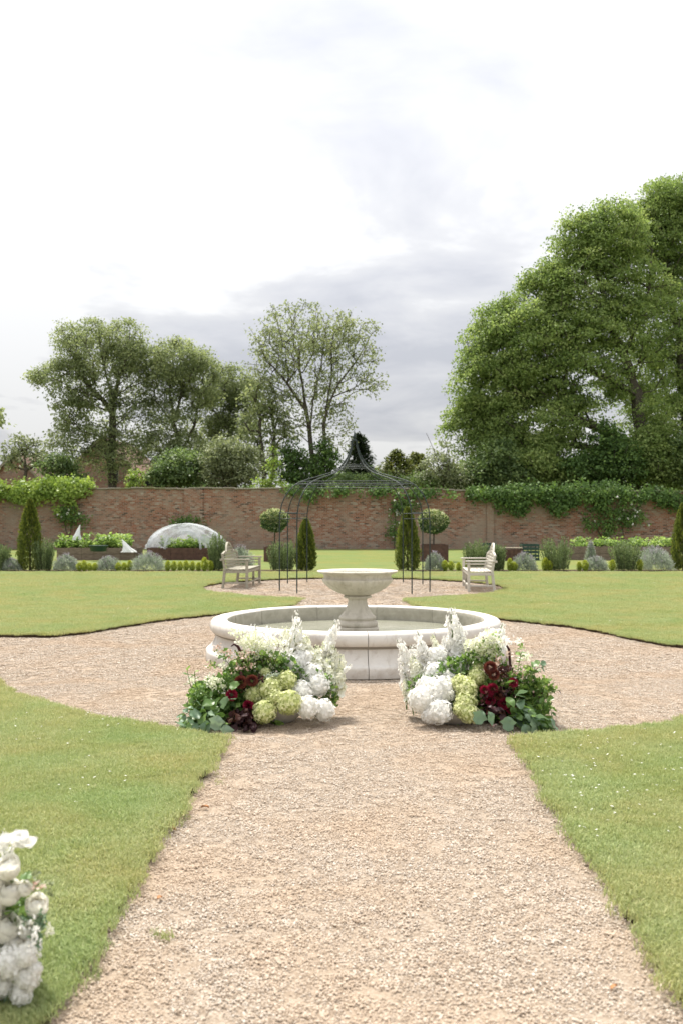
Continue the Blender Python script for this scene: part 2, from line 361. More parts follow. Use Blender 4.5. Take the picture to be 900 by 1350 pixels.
simple('coping', (.20,.175,.14), (.32,.29,.24), 6, .95, .1)
simple('coping_moss', (.14,.15,.07), (.27,.25,.17), 6, .95, .1)
simple('bench_wood', (.25,.23,.175), (.38,.355,.29), 5, .8, .2, .4, stretch=(6,1,6))
simple('bench_wood_pale', (.42,.39,.33), (.56,.53,.47), 5, .75, .2, .4, stretch=(6,1,6))
simple('iron', (.014,.024,.022), (.032,.045,.042), 20, .6, .3, .1)
simple('rusty_steel', (.06,.032,.026), (.12,.065,.048), 9, .8, .3, .2)
simple('weathered_board', (.10,.075,.058), (.24,.19,.15), 5, .9, .15, .5, stretch=(1,1,9))
simple('green_plastic', (.012,.035,.028), (.02,.055,.042), 9, .45, .5, .1)
simple('roof_tile', (.09,.055,.045), (.17,.11,.085), 7, .9, .1, .5)
simple('timber', (.20,.17,.13), (.34,.29,.22), 6, .9, .1, .3)
simple('stone_dish', (.40,.38,.34), (.52,.50,.46), 12, .8, .3, .2)
simple('dark_glass', (.02,.025,.03), (.03,.035,.04), 5, .1, .6, .05)
simple('dry_leaf', (.28,.12,.05), (.48,.27,.13), 20, .8, .2, .3)
simple('stem', (.07,.12,.03), (.14,.2,.06), 20, .6, .3, .1)
def netting(name, alpha, c):
    m, N, L, o = newmat(name); d = N.new('ShaderNodeBsdfDiffuse'); d.inputs[0].default_value = (*c, 1)
    tl = N.new('ShaderNodeBsdfTranslucent'); tl.inputs[0].default_value = (*c, 1); a = N.new('ShaderNodeMixShader'); a.inputs[0].default_value = .4
    L.new(d.outputs[0], a.inputs[1]); L.new(tl.outputs[0], a.inputs[2])
    t = N.new('ShaderNodeBsdfTransparent'); x = N.new('ShaderNodeMixShader')
    P = coords(N); n = noise(N, L, P, 1.6, 2, .5, dist=.8)
    r = ramp(N, L, n, [(.35, (alpha-.2,)*3), (.62, (alpha+.28,)*3)]); L.new(r, x.inputs[0])
    L.new(t.outputs[0], x.inputs[1]); L.new(a.outputs[0], x.inputs[2]); L.new(x.outputs[0], o.inputs[0])
netting('netting', .36, (.62,.64,.68)); netting('fleece', .93, (.82,.83,.85))

# ------------------------------------------------------------------ ground, gravel, lawns
def sheet(name, poly, z, mat, thick=0, side=None, kind='structure', label=None):
    from mathutils.geometry import tessellate_polygon
    me = bpy.data.meshes.new(name); n = len(poly)
    tri = tessellate_polygon([[Vector((x, y, 0)) for x, y in poly]])
    V = [(x, y, z) for x, y in poly]; area = sum(poly[i][0]*poly[(i+1)%n][1]-poly[(i+1)%n][0]*poly[i][1] for i in range(n))
    Fs = []
    for t in tri:
        a, b, c = [Vector(V[i]) for i in t]
        Fs.append(tuple(t) if (b-a).cross(c-a).z > 0 else tuple(reversed(t)))
    k = len(Fs)
    if thick:
        V += [(x, y, z-thick) for x, y in poly]
        for i in range(n):
            j = (i+1) % n; f = (i, i+n, j+n, j); Fs.append(f if area > 0 else f[::-1])
    me.from_pydata(V, [], Fs); me.materials.append(mat)
    if side is not None:
        me.materials.append(side)
        for i, p in enumerate(me.polygons): p.material_index = 1 if i >= k else 0
    me.update(); o = bpy.data.objects.new(name, me); col.objects.link(o); tag(o, label, kind=kind); return o
sheet('ground', [(-900,-60),(900,-60),(900,1500),(-900,1500)], -0.03, M['field_turf'])
sheet('gravel_path', [(-45,-6),(45,-6),(45,29.05),(-45,29.05)], 0.0, M['gravel_bed'])

def dense(poly, step=.12, jit=.012, closed=True, lim=None):
    """add points along the outline with a small wander, as a spade-cut edge has"""
    o = []; n = len(poly)
    for i in range(n):
        a = Vector(poly[i]); b = Vector(poly[(i+1) % n]); d = (b-a).length
        inview = min(abs(a.x), abs(b.x)) < 9 and min(a.y, b.y) > -1 and d < 12
        k = max(1, int(d/step)) if inview else 1
        nrm = Vector((-(b-a).y, (b-a).x)).normalized() if d > 0 else Vector((0, 0))
        for j in range(k):
            p = a.lerp(b, j/k); o.append(tuple(p + nrm*(random.gauss(0, jit) if inview else 0)))
    return o
def smooth(pts, k=6):
    r = []
    for i in range(len(pts)-1):
        p0 = Vector(pts[max(i-1, 0)]); p1 = Vector(pts[i]); p2 = Vector(pts[i+1]); p3 = Vector(pts[min(i+2, len(pts)-1)])
        for j in range(k):
            t = j/k; r.append(tuple(.5*((2*p1)+(p2-p0)*t+(2*p0-5*p1+4*p2-p3)*t*t+(3*p1-p0-3*p2+p3)*t**3)))
    r.append(tuple(pts[-1])); return r
g2 = lambda px, py: tuple(G(px, py).xy)
# front left lawn (left of the path), front right lawn, the big lawn round the gazebo circle
FL = [(-45,-4), (-1.03,-4), (-.955,1.0), g2(62,1350), g2(189,1144), g2(271,1017), g2(297,980)] + smooth([g2(288,978), g2(230,970), g2(150,957), g2(60,935), g2(0,912), (-3.62,10.05), (-4.35,10.75)], 4) + [(-6,10.95), (-45,11.0)]
FR = [(45,-4), (45,11.0), (6.4,10.9)] + smooth([(4.6,10.5), (3.9,9.6), (3.35,8.6), g2(900,957), g2(860,965), g2(787,973), g2(690,979)], 4) + [g2(680,982), g2(744,1078), g2(892,1312), (1.12,1.0), (1.06,-4)]
GC = Vector((.26, 22.9)); GR = 3.48
a_l = math.asin((-.80-GC.x)/GR); a_r = math.asin((1.26-GC.x)/GR)
circ = []
A0, A1 = PI+(-a_l), 2*PI+(PI-a_r)   # angle measured from +Y clockwise
for i in range(61):
    a = A0+(A1-A0)*i/60; circ.append((GC.x+GR*math.sin(a), GC.y+GR*1.03*math.cos(a)))
backL = [(-45,13.42), g2(-60,840.5), g2(0,840.5)] + smooth([g2(70,841), g2(110,837), g2(150,830), g2(215,820), g2(280,812.5), (-1.35,17.25), (-.93,18.0)], 4)
backR = smooth([(1.30,18.0), (1.75,17.1), g2(657,818), g2(700,822.5), g2(767,831), g2(840,846), g2(875,853)], 4) + [g2(900,855), (5.2,12.5), (45,12.5)]
BL = backL + [(-.80, 19.3)] + circ + [(1.26, 19.3)] + backR + [(45,28.9), (-45,28.9)]
FLd, FRd, BLd = dense(FL, .07, .011), dense(FR, .07, .011), dense(BL, .13, .013)
sheet('lawn', FLd, .045, M['turf'], .055, M['soil']); sheet('lawn', FRd, .045, M['turf'], .055, M['soil']); sheet('lawn', BLd, .045, M['turf'], .055, M['soil'])
RL = dense([(-45,29.25), (45,29.25), (45,51), (-45,51)], .3, .01)
sheet('rear_lawn', [(-45,29.22), (45,29.22), (45,51.1), (-45,51.1)], .045, M['rear_turf'], .05, M['soil'])
sheet('planting_bed', [(-20,29.35), (-.95,29.35), (-.95,30.3), (-20,30.3)], .052, M['soil'], .01)
sheet('planting_bed', [(1.4,29.35), (20,29.35), (20,30.3), (1.4,30.3)], .052, M['soil'], .01)

# scattering: points carry a scale, geometry nodes set a few shared meshes on them
def scatter(name, P, scl, variants, label, tilt=0.0, cat=None):
    me = bpy.data.meshes.new(name); me.vertices.add(len(P)); me.vertices.foreach_set('co', np.ascontiguousarray(P, dtype=np.float32).ravel())
    a = me.attributes.new('scl', 'FLOAT', 'POINT'); a.data.foreach_set('value', np.asarray(scl, dtype=np.float32)); me.update()
    o = bpy.data.objects.new(name, me); col.objects.link(o); tag(o, label, cat, kind='stuff')
    g = bpy.data.node_groups.new(name+'_nodes', 'GeometryNodeTree')
    g.interface.new_socket('Geometry', in_out='INPUT', socket_type='NodeSocketGeometry'); g.interface.new_socket('Geometry', in_out='OUTPUT', socket_type='NodeSocketGeometry')
    n = g.nodes; l = g.links; gi = n.new('NodeGroupInput'); go = n.new('NodeGroupOutput')
    jn = n.new('GeometryNodeJoinGeometry')
    for v_ in variants:
        so = bpy.data.objects.new(name+'_source', v_); so.use_fake_user = False
        oi = n.new('GeometryNodeObjectInfo'); oi.inputs['Object'].default_value = so; oi.inputs['As Instance'].default_value = True
        l.new(oi.outputs['Geometry'], jn.inputs[0])
    ip = n.new('GeometryNodeInstanceOnPoints'); l.new(gi.outputs[0], ip.inputs['Points']); l.new(jn.outputs[0], ip.inputs['Instance']); ip.inputs['Pick Instance'].default_value = True
    rv = n.new('FunctionNodeRandomValue'); rv.data_type = 'FLOAT_VECTOR'
    rv.inputs[0].default_value = (-tilt, -tilt, 0); rv.inputs[1].default_value = (tilt, tilt, 2*PI); l.new(rv.outputs[0], ip.inputs['Rotation'])
    na = n.new('GeometryNodeInputNamedAttribute'); na.data_type = 'FLOAT'; na.inputs['Name'].default_value = 'scl'; l.new(na.outputs[0], ip.inputs['Scale'])
    l.new(ip.outputs[0], go.inputs[0]); md = o.modifiers.new('scatter', 'NODES'); md.node_group = g; return o
def sample(poly, x0, x1, y0, y1, dens, r=rng, view=True):
    """random points in a polygon with a density (per square metre) that is a function of y"""
    ys = np.linspace(y0, y1, 60); Ps = []
    for a, b in zip(ys[:-1], ys[1:]):
        n = int((b-a)*(x1-x0)*dens((a+b)/2))
        X = r.uniform(x0, x1, n); Y = r.uniform(a, b, n); Ps.append(np.stack([X, Y], 1))
    P = np.concatenate(Ps)
    if view: P = P[np.abs(P[:,0]) < P[:,1]*.37+2.6]
    if poly is not None: P = P[in_poly(P[:,0], P[:,1], poly)]
    return P
def grass_patch(n, rad, h0, h1, wd, seed):
    r = np.random.default_rng(seed); a = r.uniform(0, 2*PI, n); q = np.sqrt(r.uniform(0, 1, n))*rad
    P = np.stack([q*np.cos(a), q*np.sin(a), np.zeros(n)], 1); h = r.uniform(h0, h1, n)[:,None]
    t = r.uniform(0, 2*PI, n); lean = r.uniform(.15, 1.0, n)[:,None]*h; dv = np.stack([np.cos(t), np.sin(t), np.zeros(n)], 1); s = np.stack([-np.sin(t), np.cos(t), np.zeros(n)], 1)*wd
    m = P+dv*lean*.35+np.array([0,0,1])*h*.6; tip = P+dv*lean+np.array([0,0,1])*h*np.sqrt(np.maximum(1-(lean/h)**2*.5, .2))
    V = np.stack([P-s, P+s, m+s*.7, m-s*.7, m-s*.7, m+s*.7, tip+s*.1, tip-s*.1], 1).reshape(-1, 3)
    return quads_mesh('grass_patch', V, np.repeat(np.clip(r.beta(2, 2.4, n), 0, 1), 2))
gp = []
for i in range(4):
    me = grass_patch(125, .075, .009, .027, .0016, 50+i); me.materials.append(M['grass_blade']); gp.append(me)
def lawn_grass(name, poly, box, dens, sc, label, z=.043):
    P = sample(poly, *box, dens); n = len(P); s = np.array([sc(y) for y in P[:,1]])*rng.uniform(.75, 1.25, n)
    cl = np.sin(P[:,0]*5.1+1.3*np.sin(P[:,1]*3.7))*np.sin(P[:,1]*4.3+P[:,0]*2.1); s *= 1+.18*cl
    scatter(name, np.column_stack([P, np.full(n, z)]), s, gp, label, .12)
lawn_grass('grass', FLd, (-7, -.7, 1.2, 11), lambda y: 1100 if y < 5.5 else 800, lambda y: 1.0+.02*y, 'short mown grass on the lawn left of the gravel path')
lawn_grass('grass', FRd, (.9, 7, 1.2, 11), lambda y: 1100 if y < 5.5 else 800, lambda y: 1.0+.02*y, 'short mown grass on the lawn right of the gravel path')
lawn_grass('grass', BLd, (-13.5, 13.5, 12, 29), lambda y: 420 if y < 18 else 240, lambda y: 1.1+.035*(y-12), 'short mown grass on the big lawn behind the fountain')
# ragged fringe of longer grass hanging over the cut edges
fr = []
for poly, ym in ((FLd, 11), (FRd, 11), (BLd, 27)):
    for i in range(len(poly)):
        a, b = Vector(poly[i]), Vector(poly[(i+1) % len(poly)])
        if (b-a).length > 1 or not (1.0 < a.y < ym) or abs(a.x) > a.y*.36+2.5: continue
        for k in range(max(2, int((b-a).length/.022))):
            p = a.lerp(b, random.random()); fr.append((p.x+random.gauss(0, .008), p.y+random.gauss(0, .008), .038))
for i in range(46):
    px, py = random.choice(((215,1235),(120,1285),(285,1030),(240,1085),(700,1000),(790,1140),(860,1270),(150,1250)))
    p = G(px+random.gauss(0,9), py+random.gauss(0,5)); fr.append((p.x, p.y, .0))
scatter('grass_fringe', np.array(fr), rng.uniform(.3, .85, len(fr)), [grass_patch(14, .03, .02, .055, .002, 90+i) for i in range(3)], 'longer grass hanging over the cut lawn edges', .5)
for g in bpy.data.meshes:
    if g.name.startswith('grass_patch') and not g.materials: g.materials.append(M['grass_blade'])

def pebble_patch(n, rad, s0, s1, seed):
    r = np.random.default_rng(seed); V = []; T = []
    t = (1+5**.5)/2
    ico = unit(np.array([(-1,t,0),(1,t,0),(-1,-t,0),(1,-t,0),(0,-1,t),(0,1,t),(0,-1,-t),(0,1,-t),(t,0,-1),(t,0,1),(-t,0,-1),(-t,0,1)], float))
    tri = [(0,11,5),(0,5,1),(0,1,7),(0,7,10),(0,10,11),(1,5,9),(5,11,4),(11,10,2),(10,7,6),(7,1,8),(3,9,4),(3,4,2),(3,2,6),(3,6,8),(3,8,9),(4,9,5),(2,4,11),(6,2,10),(8,6,7),(9,8,1)]
    for i in range(n):
        a = r.uniform(0, 2*PI); q = math.sqrt(r.uniform())*rad; s = r.uniform(s0, s1)**1
        R = np.array(Euler((r.uniform(-.4,.4), r.uniform(-.4,.4), r.uniform(0, 6.3))).to_matrix())
        p = (ico*r.uniform(.75, 1.2, (12,1))*np.array([s*r.uniform(.8,1.4), s, s*.55])/2) @ R.T + np.array([q*math.cos(a), q*math.sin(a), s*.12])
        for f in tri: V += [p[f[0]], p[f[1]], p[f[2]]]
        T += [r.uniform()]*20
    me = quads_mesh('pebble_patch', np.array(V), T, tris=True); me.materials.append(M['pebble']); return me
pp = [pebble_patch(42, .05, .004, .0105, 200+i) for i in range(4)]
def notlawn(P):
    k = np.ones(len(P), bool)
    for q in (FLd, FRd, BLd): k &= ~in_poly(P[:,0], P[:,1], q)
    return P[k]
P = sample(None, -6.2, 6.2, 1.2, 10.0, lambda y: 560 if y < 6 else 430); P = notlawn(P)
P2 = sample(None, -8.5, 8.5, 10.0, 17.5, lambda y: 300); P2 = notlawn(P2)
P3 = sample(None, -3.5, 4.0, 17.5, 26.6, lambda y: 80); P3 = notlawn(P3)
P = np.concatenate([P, P2, P3]); d = np.hypot(P[:,0]-.165, P[:,1]-11.57); P = P[d > 1.74]
bare = np.sin(P[:,0]*2.3+2.0*np.sin(P[:,1]*1.1))*np.sin(P[:,1]*1.7+P[:,0]*1.3+.8)      # trodden patches where sand shows
P = P[(bare < .6) | (rng.uniform(size=len(P)) < .6)]
s = np.where(P[:,1] > 10, 1.35, 1.0)*np.where(P[:,1] > 17.5, 1.35, 1.0)*rng.uniform(.8, 1.25, len(P))
scatter('gravel', np.column_stack([P, np.full(len(P), .001)]), s, pp, 'pinkish buff gravel stones on the paths round the fountain', .15)
# daisies in the lawns
def daisies():
    V = []; T = []; r = np.random.default_rng(5)
    cl = [(g2(x, y), n, s) for x, y, n, s in ((795,1068,70,.32),(770,1000,30,.3),(870,1025,30,.3),(165,1040,14,.15),(60,975,26,.4),(110,955,20,.3),(230,820,14,.4),(150,812,12,.5),(745,775,16,.6),(800,828,12,.4),(60,775,10,.6),(700,800,12,.5),(120,770,14,.6),(880,980,14,.3),(700,1030,14,.2),(880,795,12,.5),(830,768,14,.6),(715,770,8,.4))]
    for (c, n, s) in cl:
        for i in range(int(n*.8)):
            p = np.array([c[0]+r.normal(0, s), c[1]+r.normal(0, s*1.2), r.uniform(.064, .082)]); k = r.uniform(.005, .009)*(1 if c[1] < 11 else 1.6)
            if not (in_poly(np.array([p[0]]), np.array([p[1]]), FLd)[0] or in_poly(np.array([p[0]]), np.array([p[1]]), FRd)[0] or in_poly(np.array([p[0]]), np.array([p[1]]), BLd)[0]): continue
            tl = r.normal(0, .3, 2)
            for j in range(3):
                a = j*PI/3; d_ = np.array([math.cos(a), math.sin(a), tl[0]*math.cos(a)])*k; e_ = np.array([-math.sin(a), math.cos(a), 0])*k*.35
                V += [p-d_-e_, p+d_-e_, p+d_+e_, p-d_+e_]; T.append(r.uniform(.3, 1))
    o = obj('daisies', quads_mesh('daisies', np.array(V), T), M['white_petal']); tag(o, 'tiny white daisies speckled through the lawns', kind='stuff')
daisies()
# a few fallen leaves and a bit of stone on the path
for i, (px, py, s, lb) in enumerate(((224,1096,.035,'pale curled dry leaf on the left edge of the gravel path'),(211,1187,.022,'small rust brown leaf lying on gravel left of path middle'),(271,1067,.028,'tan dry leaf on gravel close to the left lawn edge'),(808,1305,.02,'orange brown leaf on gravel near the right lawn edge'))):
    b = MB(); n = 10; V = []
    for j in range(n+1):
        t = j/n; wv = math.sin(PI*t)**.8*.42
        for u in (-1, 0, 1): V.append(((t-.5)*s*2, u*wv*s, (abs(u)*.35+.25*math.sin(PI*t))*s+.006))
    b.add(V, [(j*3+u, j*3+u+1, (j+1)*3+u+1, (j+1)*3+u) for j in range(n) for u in (0, 1)], True)
    o = b.build('fallen_leaf', M['dry_leaf'], loc=G(px, py)+Vector((0,0,.004)), rot=(.1, .1, i*1.3)); tag(o, lb, 'leaf', 'dry leaves on the path')

# ------------------------------------------------------------------ fountain
FC = Vector((.165, 11.57, 0))
fo = empty('fountain', FC, 0, 'round pale stone fountain with moulded basin and an urn on a pedestal in shallow water', 'fountain')
prof = [(1.70,0),(1.718,.012),(1.72,.10),(1.715,.118),(1.70,.13),(1.685,.137),(1.672,.15),(1.655,.175),(1.635,.205),(1.62,.235),(1.608,.27),(1.603,.30),
        (1.607,.308),(1.63,.313),(1.652,.325),(1.667,.345),(1.673,.37),(1.672,.40),(1.662,.43),(1.643,.45),(1.615,.461),(1.56,.465),(1.50,.461),(1.482,.452),(1.472,.435),(1.468,.40),(1.466,.10)]
jo = [11.5, 42, 72, 100, 127, 152, 176.5, 205, 232, 260, 284, 308, 341]
for i in range(len(jo)):
    b0, b1 = jo[i], jo[(i+1) % len(jo)]+(360 if i == len(jo)-1 else 0)
    g0 = .0024 if i != 6 else .0045
    t0, t1 = PI/2-math.radians(b1)+g0/1.6, PI/2-math.radians(b0)-g0/1.6
    dz = random.uniform(-.0015, .0015); dr = random.uniform(-.002, .002)
    o = MB().lathe([(r+dr, z+dz) for r, z in prof], 18, a0=t0, a1=t1, caps=True); me = o.mesh('basin_stone'); sharpen(me, 50); obj('basin_stone', me, M['stone'], fo)
MB().lathe([(r-.02 if r > 1.56 else r+.02, max(z-.02, 0)) for r, z in prof], 96).build('joint_mortar', M['mortar'], fo)
MB().lathe([(1.475,.283),(1.2,.2835),(.8,.2832),(.3,.2832),(.0,.2832)], 96).build('water', M['pool_water'], fo)
MB().lathe([(1.47,.10),(.0,.10)], 48).build('basin_floor', M['stone'], fo)
uc = (.02, 0, 0)
b = MB().box((uc[0],0,.22), (.475,.475,.27), None, .008); b.build('pedestal_block', M['aged_stone'], fo)
ped = [(.0,.357),(.225,.357),(.232,.364),(.236,.385),(.232,.405),(.222,.415),(.205,.42),(.20,.43),(.212,.445),(.214,.46),(.205,.475),(.185,.487),(.160,.52),(.138,.555),(.122,.59),(.112,.63),(.108,.655),(.113,.672),(.132,.680),(.158,.685),(.163,.697),(.158,.708),(.14,.715)]
me = MB().lathe(ped, 64, uc).mesh('pedestal'); sharpen(me, 35); obj('pedestal', me, M['aged_stone'], fo)
bowl = [(.13,.71),(.16,.722),(.21,.738),(.265,.765),(.32,.80),(.365,.84),(.395,.875),(.405,.895),(.408,.905),(.402,.910),(.392,.913),(.388,.925),(.389,.945),(.400,.958),(.420,.968),(.448,.976),(.464,.985),(.468,.993),(.462,1.0),(.44,1.002),(.425,.996),(.41,.985),(.36,.96),(.25,.93),(.1,.915),(0,.91)]
def gad(i, a): return 1+.028*abs(math.sin(a*14))*(1 if 2 <= i <= 6 else .5 if i in (1, 7) else 0)
me = MB().lathe(bowl, 224, uc, mod=gad).mesh('bowl'); sharpen(me, 40); obj('bowl', me, M['aged_stone'], fo)
MB().lathe([(.408,.983),(0,.983)], 48, uc).build('bowl_water', M['pool_water'], fo)

# ------------------------------------------------------------------ gazebo
gz = empty('iron_gazebo', (.30, 23.15, 0), 0, 'dark green iron gazebo frame with ogee roof and finial on the gravel circle', 'gazebo')
corners = [(-1.26,-1.85),(-1.68,-1.25),(-1.62,1.45),(-1.17,1.85),(1.26,1.85),(1.66,1.25),(1.60,-1.75+.35),(1.20,-2.0)]
corners = [(-1.25,-1.78),(-1.66,-1.2),(-1.62,1.35),(-1.16,1.85),(1.24,1.85),(1.68,1.2),(1.62,-1.45),(1.19,-2.0)]
rib = [(1,0),(1,.8),(1,1.55),(.995,1.72),(.975,1.90),(.94,2.06),(.89,2.20),(.83,2.32),(.77,2.395),(.70,2.45),(.60,2.51),(.48,2.57),(.36,2.635),(.27,2.71),(.20,2.80),(.145,2.91),(.10,3.03),(.065,3.16),(.042,3.30),(.035,3.42)]
for (x, y) in corners:
    pts = [(x*f, y*f, z) for f, z in rib]
    MB().tube(pts[:3], .0135, 8).build('post', M['iron'], gz)
    MB().tube(pts[2:], .0125, 8).build('roof_rib', M['iron'], gz)
def ringat(f, z, name, r=.010, idx=range(8), close=True):
    pts = [(corners[i][0]*f, corners[i][1]*f, z) for i in idx]
    if close: pts.append(pts[0]); 
    for a, b_ in zip(pts[:-1], pts[1:]): MB().tube([a, b_], r, 6).build(name, M['iron'], gz)
ringat(.80, 2.365, 'roof_ring', .012); ringat(.74, 2.425, 'roof_ring', .010); ringat(.205, 2.79, 'roof_ring', .010); ringat(.175, 2.845, 'roof_ring', .009)
for pr in ((0,1),(2,3),(4,5),(6,7)):
    for z in (1.60, 1.73):
        ringat(1.0, z, 'panel_bar', .010, pr, False)
MB().lathe([(.0,3.40),(.05,3.40),(.055,3.43),(.03,3.45),(.028,3.47),(.045,3.49),(.03,3.53),(.012,3.60),(.004,3.68),(0,3.69)], 12).build('finial', M['iron'], gz)

# ------------------------------------------------------------------ benches (scrolled high-backed garden seats)
def bench(loc, rz, mat, label):
    r = empty('garden_bench', loc, rz, label, 'bench', 'scroll backed wooden benches by the gazebo'); L2 = .95; B = .006
    # local: X along the length, Y forward (front +Y)
    for sx in (-1, 1):
        x = sx*(L2-.035)
        MB().box((x, .26, .32), (.06,.06,.64), None, B).build('leg', mat, r)
        MB().beam((x, -.30, 0), (x, -.25, .45), .06, .06, B).beam((x, -.25, .44), (x, -.315, .80), .06, .05, B).build('leg', mat, r)
        MB().box((x, -.005, .665), (.085,.66,.032), None, B).build('armrest', mat, r)
        for z in (.53, .60): MB().box((x, 0, z), (.03,.50,.028), None, .004).build('arm_slat', mat, r)
        MB().box((x, 0, .385), (.035,.50,.06), None, .004).build('side_rail', mat, r)
        MB().box((x, 0, .13), (.03,.52,.035), None, .004).build('side_stretcher', mat, r)
    MB().box((0, .26, .12), (.045,.05,.24), None, .004).box((0,.26,.26), (.045,.05,.24)).build('leg', mat, r)
    MB().box((0, .26, .385), (2*L2-.13,.03,.065), None, .004).build('front_rail', mat, r)
    MB().box((0, -.245, .385), (2*L2-.13,.03,.065), None, .004).build('back_rail', mat, r)
    MB().box((0, .262, .13), (2*L2-.13,.03,.035), None, .004).build('front_stretcher', mat, r)
    for k in range(7):
        y = .255-.077*k; MB().box((0, y, .43+.012*abs(k-3)/3), (2*L2-.06,.06,.022), None, .004).build('seat_slat', mat, r)
    def top(u):      # u in -1..1 along the back: low shoulders, raised hump
        a = abs(u)
        if a < .42: return .84+.20*math.cos(a/.42*PI/2)**.7
        if a < .60: return .84-.015*math.sin((a-.42)/.18*PI)
        return .84-.05*(a-.60)/.40
    yb = lambda z: -.25-.065*(z-.44)/.36
    n = 40; pts = [((u := -1+2*i/n)*(L2-.05), yb(top(u)), top(u)) for i in range(n+1)]
    b = MB(); V = []
    for p in pts:
        for (dy, dz) in ((-.022,-.03),(.022,-.03),(.022,.012),(-.022,.012)): V.append((p[0], p[1]+dy, p[2]+dz))
    Fs = [(i*4+k, i*4+(k+1)%4, (i+1)*4+(k+1)%4, (i+1)*4+k) for i in range(n) for k in range(4)]+[(3,2,1,0), (n*4, n*4+1, n*4+2, n*4+3)]
    b.add(V, Fs); b.build('top_rail', mat, r)
    for k in range(6):   # horizontal back slats follow the hump
        z = .52+.068*k; us = [u for u in np.linspace(-.97, .97, 80) if top(u)-.02 > z]; e_ = max(us)
        zz_ = z; MB().box((0, yb(zz_), zz_), (2*e_*(L2-.05), .018, .030)).build('back_slat', mat, r)
    for z, xx in ((.93,.20),):
        MB().box((0, yb(z), z), (2*xx+.1, .018, .028)).build('back_slat', mat, r)
    for u in (-.62, -.40, -.21, 0, .21, .40, .62):
        x = u*(L2-.05); MB().beam((x, yb(.42), .40), (x, yb(top(u)), top(u)-.02), .03, .022).build('back_upright', mat, r)
    for s_ in (-1, 1):    # rolled ends of the arms
        MB().tube([(s_*(L2-.035)-.045, -.335, .66), (s_*(L2-.035)+.045, -.335, .66)], .028, 10).build('scroll', mat, r)
    return r
bench((-2.35, 23.75, 0), -PI/2-.075, M['bench_wood'], 'grey weathered wooden bench left of the gazebo, facing right')
bench((3.10, 22.75, 0), PI/2-.06, M['bench_wood_pale'], 'pale bleached wooden bench right of the gazebo, facing left')

# ------------------------------------------------------------------ brick wall
WY = 51.0
wl = empty('brick_wall', (0, WY, 0), 0, 'long old red brick garden wall with stone coping behind the lawns', 'wall')
xs = np.linspace(-42, 42, 85); b = MB()
def wtop(x):
    base = 3.13 if x < 3 else 3.13-.03*(x-3) if x < 8 else 2.98
    return base+.02*math.sin(x*1.7)+.012*math.sin(x*4.1)
V = []
for x in xs:
    for (y, z) in ((0,-.2), (0,wtop(x)), (.45,wtop(x)), (.45,-.2)): V.append((x, y, z))
b.add(V, [(i*4+k, (i+1)*4+k, (i+1)*4+k+1, i*4+k+1) for i in range(len(xs)-1) for k in range(3)]); b.build('brickwork', M['brickwork'], wl)
for x, wdt in ((-7.55,.95),(7.6,.35),(-19,.9),(19,.9)):
    MB().box((x, -.045, wtop(x)/2-.1), (wdt, .085, wtop(x)+.18)).build('pier', M['brickwork'], wl)
me0 = MB().box((0,0,0), (.575,.58,.07), None, .012).mesh('coping_stone'); me0.materials.append(M['coping']); me1 = me0.copy(); me1.materials.clear(); me1.materials.append(M['coping_moss'])
for i in range(70):
    x = -20.5+i*.59; obj('coping_stone', random.choice((me0, me0, me1)), None, wl, loc=(x, .22+random.uniform(-.01,.01), wtop(x)+.037+random.uniform(-.006,.006)), rot=(0, random.uniform(-.008,.008), 0))
def climber(name, label, cat, boxes, n, mat, size, blooms=0, bsize=.09, stems=None):
    """leaves held in front of and over the wall; boxes are (px0, py0, px1, py1, weight) seen at the wall face"""
    r = empty(name, (0, WY-.1, 0), 0, label, cat); Ps = []; tw = sum(q[4] for q in boxes)
    rr = np.random.default_rng(len(label)*7+n)
    for (cx_, cy_, rx_, ry_, wt) in boxes:
        k = int(n*wt/tw); ncl = max(3, k//28); c = W(cx_, cy_, WY)
        ca = rr.uniform(0, 2*PI, ncl); cq = np.sqrt(rr.uniform(0, 1, ncl))
        C0 = np.stack([c.x+rx_/F*WY*cq*np.cos(ca), rr.uniform(-.35, .0, ncl), c.z+ry_/F*WY*cq*np.sin(ca)], 1)
        over = C0[:,2] > 3.1; C0[over,1] += rr.uniform(0, .55, over.sum())
        Ps.append(np.repeat(C0, 28, 0)+rr.normal(0, 1, (ncl*28, 3))*np.array([.17,.09,.14]))
    P = np.concatenate(Ps); P[:,1] = np.where(P[:,2] < 3.05, np.minimum(P[:,1], -.03), P[:,1]); P = P[P[:,2] > .1]; n = len(P)
    D = unit(rr.normal(0, .7, (n,3))+np.array([0,-.25,-.75])); U = unit(rr.normal(0, .45, (n,3))+np.array([0,-1,.45]))
    t = np.clip(np.repeat(rr.uniform(0, 1, n//28+1), 28)[:n]*.6+rr.uniform(0, .45, n), 0, 1); s_ = size*rr.uniform(.6, 1.3, n)
    obj('foliage', quads_mesh('foliage', leaf_quads(P, D, U, s_, s_*.85), t), mat, r)
    if stems:
        b = MB()
        for st in stems:
            b.tube([W(x_, y_, WY).xyz*1+Vector((0, -WY-.0+.04, 0)) for x_, y_ in st], .022, 5)
        b.build('stem', M['twig'], r)
    if blooms:
        Q = P[rr.choice(n, blooms, replace=False)]; Q = Q[Q[:,2] < 3.0]
        for i, q in enumerate(Q):
            k = 10; a = rr.uniform(0, 6.3, k); el = rr.uniform(-.2, 1.2, k); dd = np.stack([np.cos(a)*np.cos(el), -np.abs(np.sin(el))-.3, np.sin(a)*np.cos(el)], 1)
            Vv = leaf_quads(np.repeat(q[None]+np.array([0,-.1,0]), k, 0), dd, rr.normal(size=(k,3)), bsize*.75, bsize*.7); obj('rose_bloom', quads_mesh('rose_bloom', Vv, rr.uniform(.4, 1, k)), M['white_petal'], r)
    return r
